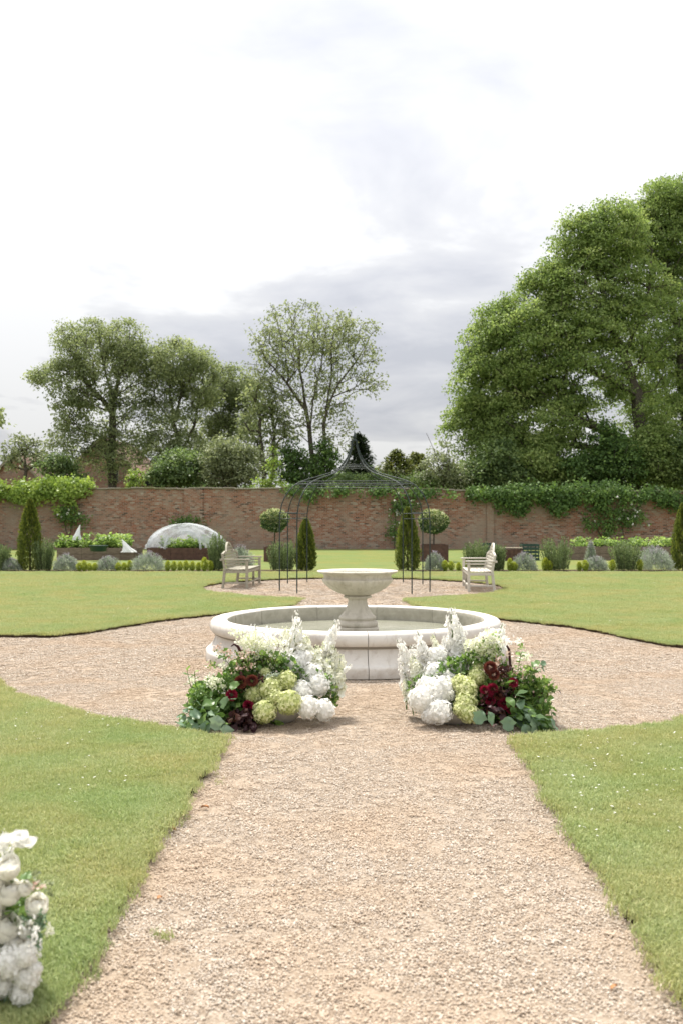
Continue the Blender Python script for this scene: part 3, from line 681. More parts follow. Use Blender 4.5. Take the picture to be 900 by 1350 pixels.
climber('vine', 'bright green leafy vine sprawling over the left end of the brick wall', 'vine', [(28,645,42,12,3),(85,640,36,10,2.6),(60,652,50,10,2),(-40,645,50,14,1.5),(118,642,14,5,.3),(88,668,12,14,.5)], 5200, M['vine_leaf'], .15)
climber('rose', 'climbing white rose on the wall under the left vine', 'rose', [(97,680,16,10,1),(86,676,8,12,.6),(112,688,8,8,.3)], 700, M['ivy_leaf'], .10, 8, .10, [[(95,724),(93,705),(97,684)],[(95,724),(88,700),(84,678)]])
climber('rose', 'low climbing rose on the wall behind the netted dome', 'rose', [(250,690,22,7,1),(236,689,10,5,.4)], 620, M['ivy_leaf'], .10, 5, .09, [[(240,724),(244,700),(250,690)]])
climber('rose', 'climbing rose with white blossom behind the right cypress at the gazebo', 'rose', [(527,668,13,10,1),(519,695,7,18,.7),(538,670,8,10,.4)], 900, M['ivy_leaf'], .10, 26, .085, [[(520,724),(519,700),(522,672)]])
climber('ivy', 'dark ivy trailing thickly over the right half of the wall top', 'ivy', [(560,650,40,3,.8),(640,650,30,8,1.5),(690,652,38,14,3),(735,655,26,14,2.2),(682,668,10,10,.7),(665,664,9,10,.5),(733,668,12,9,.8),(780,647,45,12,2.6),(840,652,40,9,2),(890,660,26,9,1.4),(940,655,40,14,2),(785,660,18,12,1)], 10000, M['ivy_leaf'], .14)
climber('ivy', 'thin line of creeper along the wall top left of the gazebo finial', 'ivy', [(400,645,26,2.5,1),(450,646,28,2.5,1),(500,646,25,3,1),(408,652,7,6,.5)], 1500, M['ivy_leaf'], .12)
climber('rose', 'large climbing rose dotted with white blooms on the right of the wall', 'rose', [(810,672,30,13,2),(815,688,20,9,.9),(780,690,12,12,.6),(838,683,12,9,.6),(796,700,6,7,.3)], 2000, M['ivy_leaf'], .105, 17, .11, [[(798,724),(800,700),(806,680)],[(820,724),(820,700),(815,675)],[(798,724),(790,705),(782,690)]])

# ------------------------------------------------------------------ trees
def tree(name, label, cat, base_px, depth, ells, trunks, ncl, nlf, lsz, clr, leaf, trunk_r, group=None, flat=.45, spread=1.0, droop=0.25, core=.35, twig_min=.009, dscale=1.0, barkm='bark'):
    """ells: crown ellipsoids (px, py, rx, ry in photograph pixels at this depth, weight). trunks: lists of (px, py) the stems pass."""
    rr = np.random.default_rng(abs(hash(label)) % 10**6 if False else sum(ord(ch)*(i+3) for i, ch in enumerate(label)) % 10**6)
    k = depth/F; base = Vector(((base_px-450)*k, depth, 0)); root = empty(name, base, 0, label, cat, group)
    tw = sum(e_[4] for e_ in ells); C = []
    for (px, py, rx, ry, wt) in ells:
        n = int(ncl*wt/tw); d_ = rnd_dirs(n, rr); q = (core+(1-core)*rr.uniform(0, 1, n)**.55)
        off = rr.uniform(-.12, .12)*rx*k*dscale
        C.append(np.stack([(px-base_px)*k+d_[:,0]*q*rx*k, off+d_[:,1]*q*rx*k*dscale, CAMH+(HOR-py)*k+d_[:,2]*q*ry*k], 1))
    C = np.concatenate(C); C = C[C[:,2] > .5]
    # skeleton
    nodes = []; par = []; depthlen = []
    for tr in trunks:
        prev = -1; pts = [Vector(((x_-base_px)*k, rr.normal(0, .2) if i else 0, max(CAMH+(HOR-y_)*k, 0))) for i, (x_, y_) in enumerate(tr)]
        if tr[0][1] < HOR+10 and nodes and len(tr[0]) == 2:     # a fork: start from the nearest node there is
            q = np.array(nodes); prev = int(np.argmin(np.linalg.norm(q-np.array(pts[0]), axis=1))); pts[0] = Vector(nodes[prev])
        for i in range(len(pts)-1):
            m = max(1, int((pts[i+1]-pts[i]).length/.7))
            for j in range(m if i < len(pts)-2 else m+1):
                if prev >= 0 and i == 0 and j == 0: continue
                p = pts[i].lerp(pts[i+1], j/m)+Vector(rr.normal(0, .05, 3))*(0 if not nodes else 1)
                nodes.append(tuple(p)); par.append(prev); depthlen.append(0 if prev < 0 else depthlen[prev]+.7); prev = len(nodes)-1
    ntr = len(nodes); cap = ntr+len(C)*9+10; A = np.zeros((cap,3)); A[:ntr] = nodes; Dl = np.zeros(cap); Dl[:ntr] = depthlen; n = ntr
    zmin = min(e_[1] for e_ in [(0, 0)]) ; tips = []
    cen = A[:ntr][A[:ntr,2] > A[:ntr,2].max()*.35].mean(0); order = np.argsort(np.linalg.norm((C-cen)*np.array([1,1,.8]), axis=1))
    for ci in order:
        c = C[ci]; dv = A[:n]-c; dist = np.linalg.norm(dv, axis=1); low_ = np.maximum(A[:n,2]-c[2]+.15*dist, 0)
        cost = dist+.22*Dl[:n]+1.2*low_; cost[A[:n,2] < 1.2] += 50
        j = int(np.argmin(cost)); dj = dist[j]; m = min(8, max(1, int(dj/.75))); p0 = A[j].copy(); prev = j
        for s_ in range(1, m+1):
            t = s_/m; p = p0*(1-t)+c*t; p[2] += .10*dj*math.sin(PI*t)*(.6 if t < 1 else 0); 
            if s_ < m: p += rr.normal(0, .05*dj/m+.03, 3)
            A[n] = p; par.append(prev); Dl[n] = Dl[prev]+dj/m; prev = n; n += 1
        tips.append(n-1)
    A = A[:n]; wgt = np.zeros(n); 
    for t in tips: wgt[t] += 1
    for i in range(n-1, -1, -1):
        if par[i] >= 0: wgt[par[i]] += wgt[i]
    rad = twig_min+(trunk_r-twig_min)*(wgt/max(wgt.max(), 1))**.58; rad[:ntr] = np.maximum(rad[:ntr], twig_min*1.5)
    ch = [i for i in range(n) if par[i] >= 0]; pa = np.array([par[i] for i in ch]); ch = np.array(ch)
    a, b_ = A[pa], A[ch]; t = unit(b_-a); s1 = unit(np.cross(t, np.array([.31,.95,.1]))); s2 = np.cross(t, s1); Q = []
    ns = 5; ra = np.minimum(rad[pa], rad[ch]*1.6)[:,None]; rb = rad[ch][:,None]
    for i in range(ns):
        a0, a1 = 2*PI*i/ns, 2*PI*(i+1)/ns
        o0 = s1*math.cos(a0)+s2*math.sin(a0); o1 = s1*math.cos(a1)+s2*math.sin(a1)
        Q.append(np.stack([a-t*ra*.3+o0*ra, a-t*ra*.3+o1*ra, b_+o1*rb, b_+o0*rb], 1))
    obj('trunk', quads_mesh('trunk', np.concatenate(Q).reshape(-1, 3), smooth=False), M[barkm], root)
    # foliage: flattened sprays round each twig end
    nC = len(C); cnt = np.maximum(4, (nlf*rr.lognormal(0, .25, nC)).astype(int)); idx = np.repeat(np.arange(nC), cnt); n = len(idx)
    sz = rr.uniform(.7, 1.3, nC)*clr
    outw = unit(C-np.array([cen[0], cen[1], cen[2]-1.0])); tiltN = unit(np.array([0,0,1])+outw*.35+rr.normal(0, .18, (nC,3)))
    g = rnd_dirs(n, rr)*(rr.uniform(0, 1, n)**.5)[:,None]*sz[idx][:,None]
    hN = tiltN[idx]; comp = (g*hN).sum(1, keepdims=True); g = g-hN*comp*(1-flat)
    g[:,2] -= droop*((g-hN*0)**2).sum(1)/np.maximum(sz[idx], .1)
    P = C[idx]+g; D = unit(g*.8+rr.normal(0, .45, (n,3))*sz[idx][:,None]+np.array([0,0,-.25])*sz[idx][:,None]); U = unit(hN+rr.normal(0, .55*spread, (n,3)))
    ls = lsz*rr.uniform(.6, 1.25, n); tint = np.clip(rr.normal(.45, .17, nC)[idx]+rr.normal(0, .16, n), 0, 1)
    obj('crown', quads_mesh('crown', leaf_quads(P, D, U, ls, ls*.72), tint), M[leaf], root)
    return root
TR = 'tall trees beyond the garden wall'
# left group
tree('ash_tree', 'broad leafy tree with thick ivy clad trunk, tallest of the left group', 'tree', 146, 62,
     [(132,462,62,42,2.6),(92,505,44,42,1.8),(172,490,38,55,1.8),(122,548,55,38,1.3),(60,492,26,16,.35),(165,450,34,32,.9),(95,440,20,20,.4),(152,600,34,34,1.0),(190,560,30,45,.7),(95,585,40,30,.8)],
     [[(146,725),(147,640),(146,585),(146,545),(150,515)],[(150,515),(165,480),(172,445)],[(146,545),(120,510),(95,480)],[(148,530),(138,480),(130,440)]], 640, 62, .15, .62, 'ash_leaf', .28, TR, flat=.6)
tree('ash_tree', 'rounded leafy tree second from left with forked bare limbs low in the crown', 'tree', 236, 62,
     [(238,478,46,36,2.2),(215,500,34,36,1),(262,505,30,40,1),(228,560,42,34,1),(250,600,44,32,1.1),(210,600,34,35,.8)],
     [[(236,725),(236,625),(236,590)],[(236,590),(228,545),(222,500),(228,470)],[(236,600),(255,560),(265,520)],[(232,560),(243,510),(248,470)]], 470, 62, .15, .62, 'ash_leaf', .21, TR, flat=.6)
tree('ash_tree', 'low rounded tree between the forked tree and the airy open tree', 'tree', 308, 66,
     [(302,508,32,32,1.6),(285,540,24,40,1),(325,535,26,42,1),(300,590,40,40,1.3)],
     [[(308,725),(308,620),(304,560),(302,500)],[(308,600),(322,550),(328,515)]], 330, 62, .15, .64, 'ash_leaf', .22, TR, flat=.6)
tree('young_ash_tree', 'slim tree with two thin leaning stems just left of the airy open tree', 'tree', 350, 60,
     [(346,520,26,30,1),(362,560,18,30,.6),(336,570,20,38,.8),(352,600,22,26,.6)],
     [[(350,725),(350,640),(347,590),(338,530)],[(356,725),(358,640),(362,590),(358,530)]], 130, 34, .18, .6, 'ash_leaf', .15, TR)
tree('open_ash_tree', 'tall airy tree behind the gazebo with open fan of thin branches and sparse leaves', 'tree', 415, 60,
     [(400,440,74,46,2.4),(362,478,40,52,1.4),(460,450,50,40,1.3),(425,500,52,52,1.4),(488,505,28,16,.3),(375,545,38,38,.7),(440,560,30,36,.5)],
     [[(412,725),(413,640),(410,585),(404,540),(396,490),(385,440),(372,415)],[(424,725),(426,640),(428,580),(430,545)],[(430,545),(445,505),(470,475),(490,440)],[(410,585),(412,530),(425,470),(432,415)],[(404,540),(378,505),(350,470),(336,440)],[(428,560),(436,500),(440,440)]],
     680, 19, .165, .48, 'open_ash_leaf', .15, TR, core=.15, spread=1.2, flat=.7)
tree('shrub', 'dark ivy covered clump round the foot of the airy open tree', 'shrub', 405, 59,
     [(385,610,20,30,1),(425,608,22,28,1),(405,625,34,22,1)], [[(405,725),(405,620)]], 120, 70, .16, .6, 'ivy_leaf', .12)
tree('shrub', 'pale grey green shrub at the far left below the trees', 'shrub', 35, 58,
     [(32,586,24,14,1),(14,604,14,12,.5),(58,604,20,14,.8)], [[(35,725),(35,620),(30,595)]], 60, 34, .17, .6, 'pale_shrub_leaf', .10, droop=.1)
tree('shrub', 'dark green shrub under the leftmost tall tree', 'shrub', 82, 57,
     [(76,616,24,18,1),(98,628,18,12,.5)], [[(82,725),(82,620)]], 70, 50, .16, .65, 'shrub_leaf', .12)
tree('shrub', 'dark dense shrub above the wall under the second tree', 'shrub', 205, 56,
     [(236,616,34,27,1.2),(216,626,16,14,.4)], [[(205,725),(205,625)]], 150, 70, .16, .65, 'shrub_leaf', .12)
tree('shrub', 'silvery glossy shrub above the wall between the trees and gazebo', 'shrub', 300, 56,
     [(285,615,26,30,1),(318,612,26,30,1),(300,600,22,26,.6)], [[(300,725),(300,620)]], 170, 70, .15, .6, 'pale_shrub_leaf', .12, droop=.1)
tree('sapling', 'small bright green sapling poking above the wall on the left', 'sapling', 181, 53,
     [(181,628,9,14,1),(176,640,9,6,.4)], [[(181,725),(181,640),(182,618)]], 26, 20, .15, .3, 'vine_leaf', .03)
tree('sapling', 'bright yellow green sapling above the wall left of the gazebo roof', 'sapling', 359, 53,
     [(359,608,7,26,1),(350,636,16,8,.8),(372,640,14,6,.6)], [[(359,725),(359,640),(360,590)]], 44, 22, .15, .32, 'vine_leaf', .03)
tree('ash_tree', 'tree cut by the left frame edge, only a branch tip showing', 'tree', -75, 48,
     [(-48,545,52,16,1),(-80,520,60,50,3)], [[(-75,750),(-75,640),(-78,560)],[(-76,600),(-50,560),(-15,548)]], 260, 60, .17, .55, 'ash_leaf', .25, TR)
# centre conifers and shrubs
def conifer(label, px, depth, toppy, halfw, mat, n, basepy=660, sz=.16, jag=.25):
    k = depth/F; h = CAMH+(HOR-toppy)*k; r = empty('conifer', ((px-450)*k, depth, 0), 0, label, 'conifer'); rr = np.random.default_rng(int(px*13+n))
    MB().tube([(0,0,0),(0,0,h*.9)], [.14,.02], 6).build('trunk', M['bark'], r)
    nb = 260; zb = h*(.25+.75*rr.uniform(0, 1, nb)**.8); az = rr.uniform(0, 2*PI, nb); zw = min(4.2/h, .9); ln = halfw*k*np.clip(((1-zb/h)/(1-zw))**.75, .05, 1.25)*rr.uniform(1-jag, 1+jag*.4, nb)*1.05
    ib = rr.integers(0, nb, n); t = rr.uniform(.1, 1, n)**.7; P = np.stack([np.cos(az[ib])*ln[ib]*t, np.sin(az[ib])*ln[ib]*t, zb[ib]+.25*ln[ib]*t], 1)+rr.normal(0, .09, (n,3))
    D = np.stack([np.cos(az[ib]), np.sin(az[ib]), np.full(n, .15)], 1)+rr.normal(0, .45, (n,3)); U = rr.normal(0, .4, (n,3))+np.array([0,0,1]); s_ = sz*rr.uniform(.6, 1.3, n)
    obj('crown', quads_mesh('crown', leaf_quads(P, D, U, s_*1.3, s_*.6), np.clip(rr.uniform(0, .7, nb)[ib]+rr.uniform(0, .4, n), 0, 1)), mat, r)
conifer('dark conical conifer directly behind the gazebo finial', 473, 64, 574, 25, M['conifer_leaf'], 9000)
conifer('olive green yew left of a pair right of the gazebo roof', 522, 60, 597, 26, M['yew_leaf'], 7000)
conifer('olive green yew right of a pair right of the gazebo roof', 550, 62, 600, 26, M['yew_leaf'], 7000)
tree('shrub', 'wispy pale shrub with bare twigs right of the yew pair', 'shrub', 583, 56,
     [(575,615,24,26,1),(600,625,22,22,1),(585,596,12,20,.25)], [[(583,725),(583,640),(575,600),(561,572)],[(583,640),(592,600),(588,580)],[(583,640),(603,610)]], 110, 30, .14, .5, 'pale_shrub_leaf', .05)
tree('shrub', 'low green bushes filling the gap behind the wall centre', 'shrub', 520, 57,
     [(470,632,34,12,1),(520,636,36,10,1),(560,634,34,12,1),(610,632,22,16,.7)], [[(520,725),(520,640)],[(560,725),(560,640)],[(480,725),(480,640)]], 150, 60, .14, .5, 'shrub_leaf', .06)
# right: two great sycamores and the dark growth below them
tree('sycamore_tree', 'huge spreading bright green sycamore at the right, crown bulging towards the gazebo', 'tree', 838, 60,
     [(690,455,80,70,2.8),(772,390,72,74,2.5),(808,312,46,52,1.4),(648,505,58,58,1.6),(700,550,90,46,1.8),(760,470,90,80,2.0),(655,428,34,34,.6),(768,312,40,42,.9),(625,560,38,40,.7),(840,430,70,100,1.6),(718,372,30,32,.6),(660,590,60,40,1.0),(740,600,70,40,.9)],
     [[(838,725),(842,650),(846,590),(838,520),(820,470)],[(820,470),(800,420),(790,360),(790,290)],[(838,520),(780,490),(730,440),(690,400)],[(846,590),(780,560),(710,530),(650,500)],[(846,600),(770,590),(690,580),(630,560)],[(820,470),(850,400),(860,330)]],
     1750, 92, .165, .88, 'sycamore_leaf', .58, TR, spread=1.7, flat=.34, core=.30, dscale=.8)
tree('sycamore_tree', 'second great sycamore cut by the right edge of the frame', 'tree', 915, 63,
     [(862,302,50,52,1.8),(888,262,44,38,1.2),(930,330,70,90,2.4),(885,420,56,80,1.8),(940,480,80,90,2),(870,540,60,60,1.2),(980,400,70,120,2),(880,610,60,40,.8)],
     [[(915,725),(915,650),(910,580),(900,500),(892,420)],[(892,420),(875,350),(865,280)],[(900,480),(925,400),(930,300),(915,250)],[(910,560),(870,500),(845,450)],[(912,560),(960,480),(985,400)]],
     1250, 92, .165, .88, 'sycamore_leaf', .56, TR, spread=1.7, flat=.34, core=.25, dscale=.8)
for i, (px, dd, e_, lb, mt, nn) in enumerate((
    (650, 57, [(636,622,26,20,1),(668,628,30,18,1),(655,600,20,22,.5)], 'dark green bush above the ivy at the left foot of the great sycamore', 'shrub_leaf', 190),
    (712, 58, [(700,615,38,26,1.3),(738,628,36,18,1),(722,590,22,26,.5)], 'dark green bush in shade under the middle of the great sycamore', 'sycamore_leaf', 240),
    (790, 57, [(778,618,36,24,1.3),(814,610,32,32,1),(800,580,20,26,.4)], 'dark laurel like bush left of the great sycamore trunk', 'ivy_leaf', 240),
    (862, 58, [(852,600,36,38,1.4),(890,615,34,28,1),(862,555,20,34,.4)], 'tall dark bush hiding the trunk of the great sycamore', 'sycamore_leaf', 260),
    (930, 57, [(925,600,42,44,1.4),(960,610,38,34,1)], 'dark bush cut by the right edge of the frame', 'shrub_leaf', 180))):
    tree('shrub', lb, 'shrub', px, dd, e_, [[(px,725),(px,640)]], nn, 66, .18, .75, mt, .15, 'dark bushes beyond the right half of the wall')
# a far belt of woodland so that no bare horizon shows between the trunks
def far_wood():
    rr = np.random.default_rng(3); n = 60000; X = rr.uniform(-110, 110, n); Y = rr.uniform(130, 150, n); top = 7.2+1.6*np.sin(X*.11)+1.0*np.sin(X*.31+1)+.5*np.sin(X*.9)
    Z = top*rr.uniform(0, 1, n)**.6; P = np.stack([X, Y, Z], 1)
    o = obj('woodland', quads_mesh('woodland', leaf_quads(P, rnd_dirs(n, rr), rr.normal(0,.5,(n,3))+np.array([0,-.5,1]), .8, .65), rr.uniform(0, 1, n)), M['shrub_leaf']); tag(o, 'distant belt of low woodland beyond the garden', kind='stuff')
far_wood()

# ------------------------------------------------------------------ barns beyond the wall
def barn(label, x0, x1, y0, y1, eave, ridge, axis='Y', win=()):
    r = empty('brick_barn', ((x0+x1)/2, y0, 0), 0, label, 'barn'); ox = (x0+x1)/2; a, b_ = x0-ox, x1-ox; dy = y1-y0
    m = MB()
    if axis == 'Y':
        m.add([(a,0,0),(b_,0,0),(b_,0,eave),(0,0,ridge),(a,0,eave),(a,dy,0),(b_,dy,0),(b_,dy,eave),(0,dy,ridge),(a,dy,eave)], [(0,1,2,3,4),(9,8,7,6,5),(1,6,7,2),(5,0,4,9)])
        m.build('wall', M['brickwork'], r)
        for s_ in (-1, 1):
            e2 = Vector((s_*(b_+.25), -.2, eave-.2)); rg = Vector((0, -.2, ridge+.06))
            V = [e2, rg, rg+Vector((0,dy+.4,0)), e2+Vector((0,dy+.4,0))]; V += [p+Vector((0,0,.12)) for p in V]
            MB().add(V, [(0,1,2,3),(7,6,5,4),(0,4,5,1),(3,2,6,7),(0,3,7,4)]).build('roof', M['roof_tile'], r)
            MB().beam(e2+Vector((0,-.05,0)), rg+Vector((0,-.05,0)), .05, .18).build('bargeboard', M['timber'], r)
    else:
        m.add([(a,0,0),(b_,0,0),(b_,0,eave),(a,0,eave),(a,dy,0),(b_,dy,0),(b_,dy,eave),(a,dy,eave),(a,dy/2,ridge),(b_,dy/2,ridge)], [(0,1,2,3),(1,5,6,9,2),(4,0,3,8,7),(5,4,7,6)])
        m.build('wall', M['brickwork'], r)
        for s_ in (-1, 1):
            ye = dy/2+s_*(dy/2+.25); V = [Vector((a-.2,ye,eave-.15)), Vector((b_+.2,ye,eave-.15)), Vector((b_+.2,dy/2,ridge+.05)), Vector((a-.2,dy/2,ridge+.05))]; V += [p+Vector((0,0,.12)) for p in V]
            MB().add(V, [(0,1,2,3),(7,6,5,4),(0,4,5,1),(1,5,6,2),(2,6,7,3),(3,7,4,0)]).build('roof', M['roof_tile'], r)
        MB().beam((a-.2,dy/2,ridge+.2), (b_+.2,dy/2,ridge+.2), .25, .12).build('ridge_tile', M['coping'], r)
    for (wx, wz, ww, wh) in win:
        f = MB().box((wx-ox, -.01, wz), (ww, .06, wh)).build('window', M['timber'], r); MB().box((wx-ox, -.05, wz), (ww-.16, .03, wh-.16)).build('pane', M['dark_glass'], f)
k = 75/F
barn('brick barn gable with a sloping tiled roof at the far left edge', (-30-450)*k, (70-450)*k, 75, 90, CAMH+(HOR-650)*k, CAMH+(HOR-598)*k)
k = 72/F
barn('brick barn gable half hidden by the trunk of the leftmost tall tree', (92-450)*k, (178-450)*k, 72, 84, CAMH+(HOR-618)*k, CAMH+(HOR-577)*k, win=[((150-450)*k, CAMH+(HOR-628)*k, .8, 1.0)])
k = 68/F
barn('low long brick outbuilding with grey ridge behind the wall left of the dome', (170-450)*k, (222-450)*k, 68, 74, CAMH+(HOR-628)*k, CAMH+(HOR-612)*k, 'X', win=[((196-450)*k, CAMH+(HOR-636)*k, .6, .6)])

# ------------------------------------------------------------------ border plants
def thuja(px, py_top, py_base, wpx, label, depth=29.8):
    k = depth/F; h = (py_base-py_top)*k; R = wpx/2*k; r = empty('cypress', ((px-450)*k, depth, .05), 0, label, 'cypress', 'clipped cone cypresses in the border'); rr = np.random.default_rng(int(px))
    def rad(t): return R*np.clip(np.minimum(1, .72+.28*t/.12)*(1-t**2.3)**.8, 0, 1)
    MB().tube([(0,0,-.02),(0,0,h*.5)], [.04,.02], 6).build('trunk', M['bark'], r)
    n = 7500; t = rr.uniform(0, .985, n)**.85; a = rr.uniform(0, 2*PI, n); q = rad(t)*(1+.10*np.sin(a*9+t*14)+.06*np.sin(a*4+t*31))*rr.uniform(.55, 1.04, n)
    P = np.stack([np.cos(a)*q, np.sin(a)*q, t*h], 1); D = np.stack([np.cos(a)*.35, np.sin(a)*.35, np.ones(n)], 1)+rr.normal(0, .22, (n,3)); U = np.stack([np.cos(a+1.2), np.sin(a+1.2), np.zeros(n)], 1)+rr.normal(0, .5, (n,3))
    tint = np.clip(.45+.35*np.sin(a*9+t*14)*.5+rr.normal(0, .2, n), 0, 1)
    obj('foliage', quads_mesh('foliage', leaf_quads(P, D, U, .09*rr.uniform(.7,1.3,n), .028), tint), M['thuja_leaf'], r)
thuja(40, 660, 753, 31, 'tall dark cone cypress at the far left of the border')
thuja(403, 689, 756, 26, 'shortest cone cypress, left of the urn inside the gazebo view')
thuja(537, 675, 757, 31, 'plump cone cypress right of the urn behind gazebo posts')
thuja(900, 672, 759, 30, 'cone cypress cut by the right edge of the frame')
def tufty(kind, px, wpx, py_top, label, py_base=757, depth=29.7, cat=None):
    k = depth/F; h = (py_base-py_top)*k; R = wpx/2*k; rr = np.random.default_rng(int(px*3+wpx)); r = empty(kind+'_bush', ((px-450)*k, depth, .05), 0, label, cat or kind, kind+' bushes along the border')
    if kind == 'rosemary':
        ns = 190; az = rr.uniform(0, 2*PI, ns); le = rr.uniform(0, .6, ns)*R/h*1.2; hh = h*rr.uniform(.62, 1.05, ns)*(1-.25*(le/le.max()))
        base = np.stack([np.cos(az), np.sin(az), az*0], 1)*(rr.uniform(.1, .55, ns)*R)[:,None]; dv = np.stack([np.cos(az)*le, np.sin(az)*le, np.ones(ns)], 1); per = 42
        i = np.repeat(np.arange(ns), per); t = rr.uniform(.05, 1, len(i)); P = base[i]+dv[i]*(hh[i]*t)[:,None]; n = len(i)
        D = dv[i]+rr.normal(0, .42, (n,3)); V = leaf_quads(P, D, rr.normal(size=(n,3)), .055*rr.uniform(.7,1.3,n), .02); tint = np.clip(rr.uniform(.1,.8,ns)[i]+rr.normal(0,.15,n), 0, 1)
        obj('foliage', quads_mesh('foliage', V, tint), M['rosemary_leaf'], r)
        b = MB()
        for j in range(0, ns, 5): b.tube([base[j], base[j]+dv[j]*hh[j]*.95], [.006,.003], 4, False)
        b.build('stem', M['twig'], r)
    else:
        n = 5200; a = rr.uniform(0, 2*PI, n); el = rr.uniform(0, PI/2, n); q = rr.uniform(.35, 1, n)**.5*(1+.16*np.sin(a*5+el*3+px)+.12*np.sin(a*11+el*7))
        P = np.stack([np.cos(a)*np.cos(el)*R*q, np.sin(a)*np.cos(el)*R*q, np.sin(el)*h*.72*q+.02], 1)
        D = P/np.array([R, R, h])+np.array([0,0,.5])+rr.normal(0, .25, (n,3)); obj('foliage', quads_mesh('foliage', leaf_quads(P, D, rr.normal(size=(n,3)), .06*rr.uniform(.7,1.4,n), .015), rr.uniform(0,1,n)), M['silver_leaf'], r)
        ns = 70; a = rr.uniform(0, 2*PI, ns); el = rr.uniform(.35, 1.5, ns); d_ = np.stack([np.cos(a)*np.cos(el)*R, np.sin(a)*np.cos(el)*R, np.sin(el)*h], 1); b = MB(); Vs = []; 
        for j in range(ns):
            b.tube([d_[j]*.5, d_[j]*1.0], .003, 3, False)
        b.build('stem', M['silver_leaf'], r)
        i = np.repeat(np.arange(ns), 9); P = d_[i]*rr.uniform(.88, 1.08, len(i))[:,None]+rr.normal(0,.008,(len(i),3)); n = len(i)
        obj('bloom', quads_mesh('bloom', leaf_quads(P, rnd_dirs(n, rr)+np.array([0,0,.6]), rr.normal(size=(n,3)), .022, .018), rr.uniform(0,1,n)), M['lavender_bloom'], r)
for px, wp, top_, lb in ((2,30,722,'rosemary bush cut by the left edge of the frame'),(59,34,714,'upright rosemary bush beside the far left cypress'),(286,30,706,'spiky rosemary bush just behind the back of the left bench'),(372,50,717,'wide rosemary bush between the left bench and the short cypress'),
    (628,46,716,'rosemary bush seen through the right bench'),(655,28,722,'rosemary bush right behind the back of the right bench'),(733,54,712,'broad rosemary bush left of the right weathered planter'),(824,48,716,'rosemary bush in front of the right weathered planter')):
    tufty('rosemary', px, wp, top_, lb, depth=29.7)
for px, wp, top_, lb in ((16,26,741,'silver lavender mound left of the far left cypress'),(88,32,735,'silver lavender mound right of the far left cypress'),(143,30,738,'silver lavender mound under the planter of salad leaves'),(196,46,732,'broad silver lavender mound at the left foot of the netted dome'),
    (318,34,724,'lavender mound seen through the arms of the left bench'),(572,26,732,'silver lavender in front of the rusty box behind the gazebo'),(690,32,733,'lavender mound with mauve tips between the bench and broad rosemary'),(784,32,738,'low silver lavender mound between the two right hand rosemaries'),(866,42,728,'wide pale lavender mound left of the rightmost cypress')):
    tufty('lavender', px, wp, top_, lb)
def boxplants():
    rr = np.random.default_rng(11); n = 700; a = rr.uniform(0, 2*PI, n); t = rr.uniform(0, 1, n); q = np.sin(PI*np.clip(t*.78+.12,0,1))**.8*rr.uniform(.4,1,n)*.092*(1+.2*np.sin(a*3))
    P = np.stack([np.cos(a)*q, np.sin(a)*q, t*.30], 1); V = leaf_quads(P, P*np.array([3,3,.2])+np.array([0,0,.5])+rr.normal(0,.35,(n,3)), rr.normal(size=(n,3)), .035, .02)
    me = quads_mesh('foliage', V, np.clip(t*.5+rr.uniform(0,.6,n),0,1)); me.materials.append(M['box_leaf'])
    sm = MB().tube([(0,0,0),(0,0,.15)], .01, 5).mesh('stem'); sm.materials.append(M['twig'])
    xs_ = [105,112,119,126,157,164,171]+[222,230,238,246,254,262,270,278]+[586,594,604,612,671,677,718,724,763,770,806,843]
    xs_ = list(dict.fromkeys(xs_)); cnt = {}; ORD = 'first second third fourth fifth sixth seventh eighth ninth'.split()
    for i, px in enumerate(xs_):
        py = 752 if px < 180 else 754 if px < 300 else 757; k = 29.45/F
        where = 'below the salad planter' if px < 180 else 'in front of the netted dome' if px < 300 else 'beside the right bench' if px < 700 else 'under the right weathered planter'
        r = empty('box_plant', ((px-450)*k, 29.45+rr.uniform(-.05,.05), .05), rr.uniform(0,6), ORD[cnt.setdefault(where, 0)]+' box plant from the left in the low row '+where, 'box plant', 'row of box plants '+where)
        cnt[where] += 1; s_ = rr.uniform(.85, 1.15); r.scale = (s_, s_, s_*rr.uniform(.8,1.2)); obj('foliage', me, None, r); obj('stem', sm, None, r)
boxplants()

# ------------------------------------------------------------------ raised beds, dome, pots
def planter(label, c, Lx, Ly, h, rz, mat, curve=0.0, bevel=0):
    """boarded raised bed; boards run along the long front, which may bow outwards"""
    r = empty('planter', c, rz, label, 'planter'); nseg = 6; hx, hy = Lx/2, Ly/2
    def fy(x): return -hy-curve*(1-(x/hx)**2)
    for j in range(2):
        z0 = h/2*j+.01; hh = h/2-.012
        for i in range(nseg):
            x0, x1 = -hx+Lx*i/nseg, -hx+Lx*(i+1)/nseg
            MB().beam((x0+.004, fy(x0), z0+hh/2), (x1-.004, fy(x1), z0+hh/2), .045, hh).build('board', mat, r)
            MB().beam((x0+.004, -fy(x0), z0+hh/2), (x1-.004, -fy(x1), z0+hh/2), .045, hh).build('board', mat, r)
        for s_ in (-1, 1): MB().box((s_*(hx+.01), 0, z0+hh/2), (.045, Ly-.03, hh)).build('board', mat, r)
    V = [(-hx, 0, h*.86)]; up_ = [(-hx+Lx*i/12, fy(-hx+Lx*i/12)+.02) for i in range(13)]; dn = [(-x, -y) for x, y in up_]
    MB().add([(x, y, h*.86) for x, y in up_+dn], [tuple(range(26))]).build('soil', M['soil'], r)
    return r
